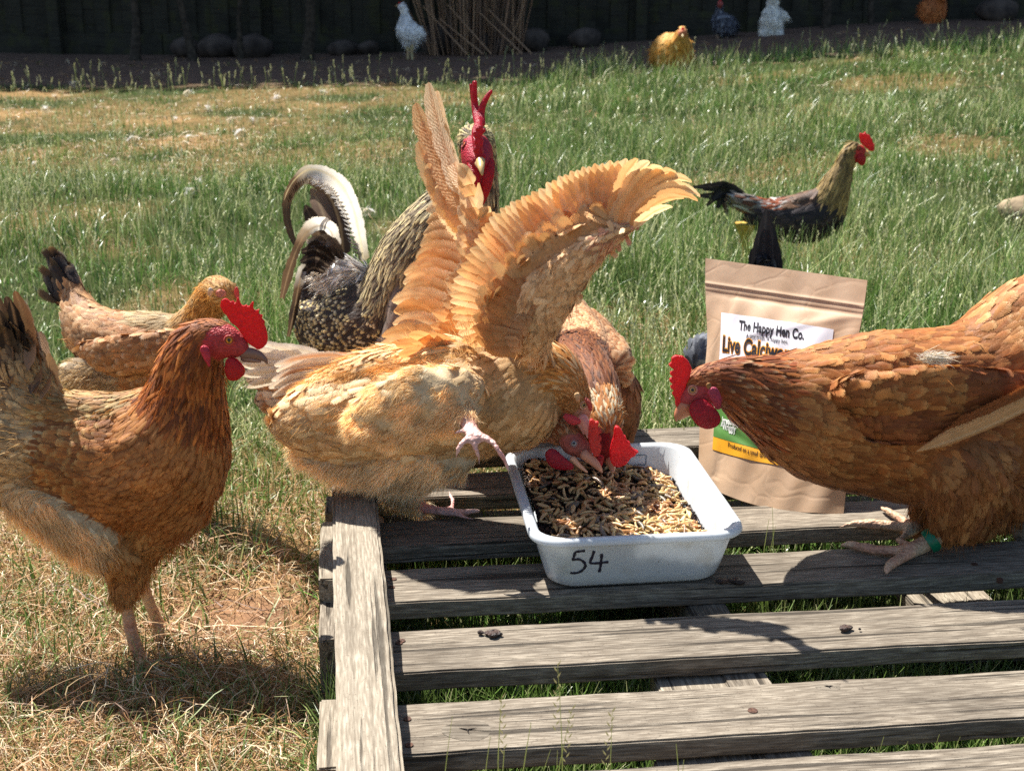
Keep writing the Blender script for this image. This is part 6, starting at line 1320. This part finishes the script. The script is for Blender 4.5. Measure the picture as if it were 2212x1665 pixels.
b8, t8 = plume('body', ckl, [zc('G', [(1175, 240, D8, 32, 'face'), (1150, 235, D8, 50, 'face'), (1130, 270, D8, 45, 'face')]),
 zc('G', [(1120, 205, D8, 42, 'neck'), (1085, 260, D8, 55, 'neck'), (1055, 340, D8, 66, 'neck'), (1015, 430, D8, 92, 'neck'), (970, 540, D8, 120, 'neck'), (920, 640, D8, 140, 'dark'), (800, 680, D8, 150, 'dark'), (660, 680, D8, 128, 'dark'), (530, 660, D8, 95, 'dark')]),
 zc('G', [(880, 560, D8, 90, 'back'), (760, 600, D8, 95, 'back'), (660, 610, D8, 85, 'rust'), (560, 610, D8, 72, 'rust'), (470, 590, D8, 70, 'silver'), (390, 560, D8, 62, 'silver')])], ST8, voxel=.008, it=5)
mb = MB()
for i, (x2, y2) in enumerate(((85, 465), (150, 480), (170, 585), (210, 540), (240, 600), (300, 640), (180, 455), (250, 470), (120, 520))):
    P = [W(*Z('G', 440, 560 + i * 6), D8), W(*Z('G', 300, 470 + i * 8), D8), W(*Z('G', x2, y2), D8 + .02 * (i % 3 - 1))]
    vane(mb, P, [.014, .016, .003], [.014, .016, .003], [lin((60, 58, 60)), lin((24, 22, 26)), lin((30, 28, 32))], rows=12, shaft=lin((70, 66, 66)))
mb.build('tail', ['tailfeather', 'leg', 'fluff'], ckl, at=world_loc(ckl))
comb_plate('comb', ckl, [Z('G', *p) for p in ((1160, 180), (1150, 135), (1160, 112), (1178, 128), (1190, 108), (1205, 130), (1218, 125), (1226, 150), (1238, 155), (1240, 180), (1252, 190), (1250, 235), (1225, 238), (1195, 215))], D8 - .01, .009, lin((206, 52, 54)), .003)
lump('wattle', ckl, balls([(*Z('G', 1165, 285), D8 - .015, 12, .5), (*Z('G', 1170, 305), D8 - .015, 9, .5)]), .003, 'comb', lin((196, 36, 40)))
beak(ckl, [(*Z('G', 1195, 250), D8, 8), (*Z('G', 1220, 262), D8, 3)], None, lin((190, 150, 90)), voxel=.0025)
eye(ckl, t8, *Z('G', 1152, 215), .005, lin((180, 100, 40)), lin((150, 50, 40)))
mb = MB()
for (x, y) in ((415, 760), (640, 780)): tube(mb, [W(*Z('G', x + 10, y - 60), D8), W(*Z('G', x, y + 40), D8), W(*Z('G', x + 12, y + 140), D8), W(*Z('G', x + 12, y + 260), D8 - .02)], [.03, .009, .008, .007], lin((190, 160, 70)), 8)
mb.build('legs', ['leg'], ckl, at=world_loc(ckl))

# ---------------------------------------------------------------- 9 slate hen hidden behind the bag
hen9 = thing('hen', 'slate black hen feeding behind the paper pouch with only tail and shoulder showing', 'hen', WZ(1640, 950, 0))
ST9 = {'slate': dict(L=.022, W=.013, cols=[lin((92, 96, 104)), lin((70, 72, 80))], edge=[lin((120, 124, 132)), lin((80, 82, 90))], lift=.14, var=.2), 'black': dict(L=.03, W=.014, cols=[lin((38, 38, 44))], lift=.1)}
plume('body', hen9, [[(1506, 790, 2.05, 20, 'slate'), (1514, 765, 2.07, 34, 'slate'), (1560, 770, 2.12, 62, 'slate'), (1620, 790, 2.16, 85, 'slate'), (1660, 740, 2.18, 80, 'slate'), (1660, 660, 2.2, 52, 'black', .7), (1652, 600, 2.2, 34, 'black', .6)]], ST9, voxel=.005)
mb = MB()
for i, (rx, tx, ty) in enumerate(((1650, 1656, 452), (1640, 1648, 476), (1634, 1640, 500), (1660, 1664, 480), (1668, 1670, 512), (1628, 1626, 536))):
    quill(mb, W(rx, 690, 2.2), W(tx, ty, 2.2 + .006 * i), (1, -.2, 0), .036, (-.004 + .001 * i, 0, 0), lin((34, 34, 40)), lin((46, 46, 52)), lin((40, 40, 46)), lin((70, 70, 74)))
mb.build('tail', ['tailfeather', 'leg', 'fluff'], hen9, at=world_loc(hen9))
mb = MB()
for px in (1600, 1650): tube(mb, [W(px, 850, 2.16), W(px, 900, 2.16), W(px, 965, 2.16)], [.02, .007, .006], lin((90, 90, 96)), 8)
mb.build('legs', ['leg'], hen9, at=world_loc(hen9))

# ---------------------------------------------------------------- far birds by the fence
def far_bird(name, lab, cat, k, dist, chains, cols, legs, legc, face=None, tip=None, combp=None, beakp=None, tailq=None):
    s0 = chains[0][3]; t = thing(name, lab, cat, W(*Z(k, legs[0][-1][0], legs[0][-1][1]), dist), 'birds by the far fence')
    st = {'b': dict(L=.045, W=.028, cols=cols, tip=tip or cols, lift=.16, var=.12, fluff=.6, fl=.04, fw=.004), 'f': face_style(face if face is not None else cols[0])}
    plume('body', t, [zc(k, [(x, y, dist + dd, r, stn) for (x, y, r, stn, dd) in ch]) for ch in chains], st, voxel=.014, it=4)
    mb = MB()
    for L_ in legs: tube(mb, [W(*Z(k, x, y), dist) for (x, y) in L_], [.022, .011, .011][:len(L_)], legc, 8)
    mb.build('legs', ['leg'], t, at=world_loc(t))
    if combp: lump('comb', t, balls([(*Z(k, x, y), dist + dd, r * ZT[k][1]) for (x, y, r, dd) in combp]), .005, 'comb', RED)
    if beakp: lump('beak', t, balls([(*Z(k, x, y), dist + dd, r * ZT[k][1]) for (x, y, r, dd) in beakp]), .004, 'beak', lin((190, 160, 110)))
    if tailq:
        mb = MB()
        for (x, y, x2, y2) in tailq: quill(mb, W(*Z(k, x, y), dist), W(*Z(k, x2, y2), dist + .05), (.3, -.8, .4), .05, (0, 0, .0), cols[0], cols[0], cols[-1], cols[0])
        mb.build('tail', ['tailfeather', 'leg', 'fluff'], t, at=world_loc(t))
    return t
WHT = [lin((240, 242, 242)), lin((246, 246, 244))]
far_bird('hen', 'white young hen standing alert in fence shade left of the dry canes', 'hen', 'b', 11.3,
 [[(508, 40, 17, 'b', 0), (525, 48, 27, 'b', 0), (540, 85, 27, 'b', 0), (545, 130, 42, 'b', 0), (552, 185, 66, 'b', 0), (580, 210, 68, 'b', 0), (620, 215, 44, 'b', 0), (645, 215, 22, 'b', 0)], [(555, 240, 45, 'b', 0), (560, 280, 25, 'b', 0)], [(590, 255, 42, 'b', 0.05), (590, 290, 22, 'b', .05)]], WHT, [[(560, 280), (562, 330), (560, 378)], [(588, 285), (585, 330), (590, 385)]], lin((196, 176, 130)),
 combp=[(503, 22, 6, 0), (512, 18, 6, 0)], beakp=[(492, 38, 7, 0), (480, 42, 3, 0)], tailq=[(610, 200, 660, 230), (600, 195, 655, 205), (605, 215, 655, 248)])
BU = [lin((216, 164, 84)), lin((202, 148, 70)), lin((226, 180, 104))]
far_bird('hen', 'plump buff hen sunlit at the grass edge facing the camera', 'hen', 'c', 9.0,
 [[(246, 192, 27, 'f', -.12), (244, 186, 30, 'b', -.08), (236, 225, 44, 'b', -.08), (215, 275, 85, 'b', 0), (200, 300, 104, 'b', .05), (160, 290, 92, 'b', .15), (110, 320, 52, 'b', .25), (90, 345, 32, 'b', .3)], [(235, 320, 78, 'b', 0), (160, 350, 60, 'b', .05)]], BU, [[(225, 380), (236, 430), (236, 490)], [(150, 380), (120, 410), (112, 445)]], lin((196, 150, 130)), face=lin((196, 120, 80)),
 combp=[(246, 168, 10, -.14), (248, 160, 7, -.14)], beakp=[(246, 205, 8, -.18), (246, 216, 4, -.2)])
far_bird('hen', 'grey speckled hen in deep fence shade between buff and white hens', 'hen', 'c', 11.7,
 [[(462, 22, 20, 'f', -.05), (460, 30, 22, 'b', 0), (458, 75, 28, 'b', 0), (462, 120, 52, 'b', 0), (485, 145, 66, 'b', 0), (520, 155, 44, 'b', .1), (540, 150, 20, 'b', .12)]], [lin((96, 100, 112)), lin((60, 62, 72)), lin((130, 134, 142))], [[(450, 200), (450, 240), (448, 290)], [(490, 200), (505, 235), (500, 280)]], lin((150, 130, 110)), face=lin((176, 90, 84)),
 combp=[(462, 5, 8, -.05), (464, -2, 5, -.05)])
far_bird('hen', 'tall white hen with spread thighs standing in fence shade, head out of frame', 'hen', 'c', 11.6,
 [[(766, -46, 24, 'b', -.05), (765, 0, 32, 'b', 0), (763, 50, 40, 'b', 0), (755, 110, 62, 'b', 0), (758, 150, 66, 'b', .05)], [(800, 95, 40, 'b', .1), (835, 100, 22, 'b', .12)], [(735, 180, 46, 'b', 0), (708, 225, 24, 'b', 0)], [(790, 195, 40, 'b', 0), (785, 235, 25, 'b', 0)]], [lin((240, 238, 226)), lin((246, 244, 236))], [[(705, 225), (700, 262), (698, 310)], [(785, 230), (785, 275), (788, 320)]], lin((196, 180, 140)), beakp=[(745, -40, 7, -.1), (735, -36, 3, -.1)], combp=[(760, -72, 9, -.08)])
far_bird('hen', 'orange buff hen at the far right fence, head out of frame', 'hen', 'c', 11.8,
 [[(1735, -35, 24, 'b', -.1), (1725, 0, 34, 'b', -.05), (1700, 45, 68, 'b', 0), (1685, 65, 74, 'b', .03), (1650, 50, 46, 'b', .1)], [(1680, 120, 40, 'b', 0), (1670, 150, 22, 'b', 0)]], [lin((206, 128, 72)), lin((190, 112, 60))], [[(1650, 130), (1648, 160), (1648, 195)], [(1690, 140), (1690, 165), (1690, 195)]], lin((190, 150, 110)), beakp=[(1752, -30, 7, -.15), (1762, -26, 3, -.15)], combp=[(1740, -62, 8, -.12)])

# ---------------------------------------------------------------- feathers fallen on the grass
for i, (p, s) in enumerate(FE):
    mb = MB(); a = random.uniform(0, 6.28); k = max(.8, .33 * p.y) * s
    dv = Vector((math.cos(a), math.sin(a), .15)); c = lin((226, 222, 214)) if i % 4 else lin((206, 186, 156))
    vane(mb, [p - dv * .011 * k, p + Vector((0, 0, .006 * k)), p + dv * .013 * k], [.001 * k, .006 * k, .001 * k], [.001 * k, .006 * k, .001 * k], [c, c, c], rows=8, depth=(.1, .2, 1), shaft=c * .9)
    n = 30; strands(mb, np.array(p) + RNG.normal(0, .004 * k, (n, 3)), RNG.normal(size=(n, 3)), .010 * k, .0012 * k, np.tile(c, (n, 1)), .1, mi=0)
    tag(mb.build('fallen_feather', ['fluff', 'fluff', 'fluff'], at=p), 'small pale feather fallen on the grass', 'feather', 'fallen feathers on the grass')
# downy bit drifting off the buff hen onto the rail's top
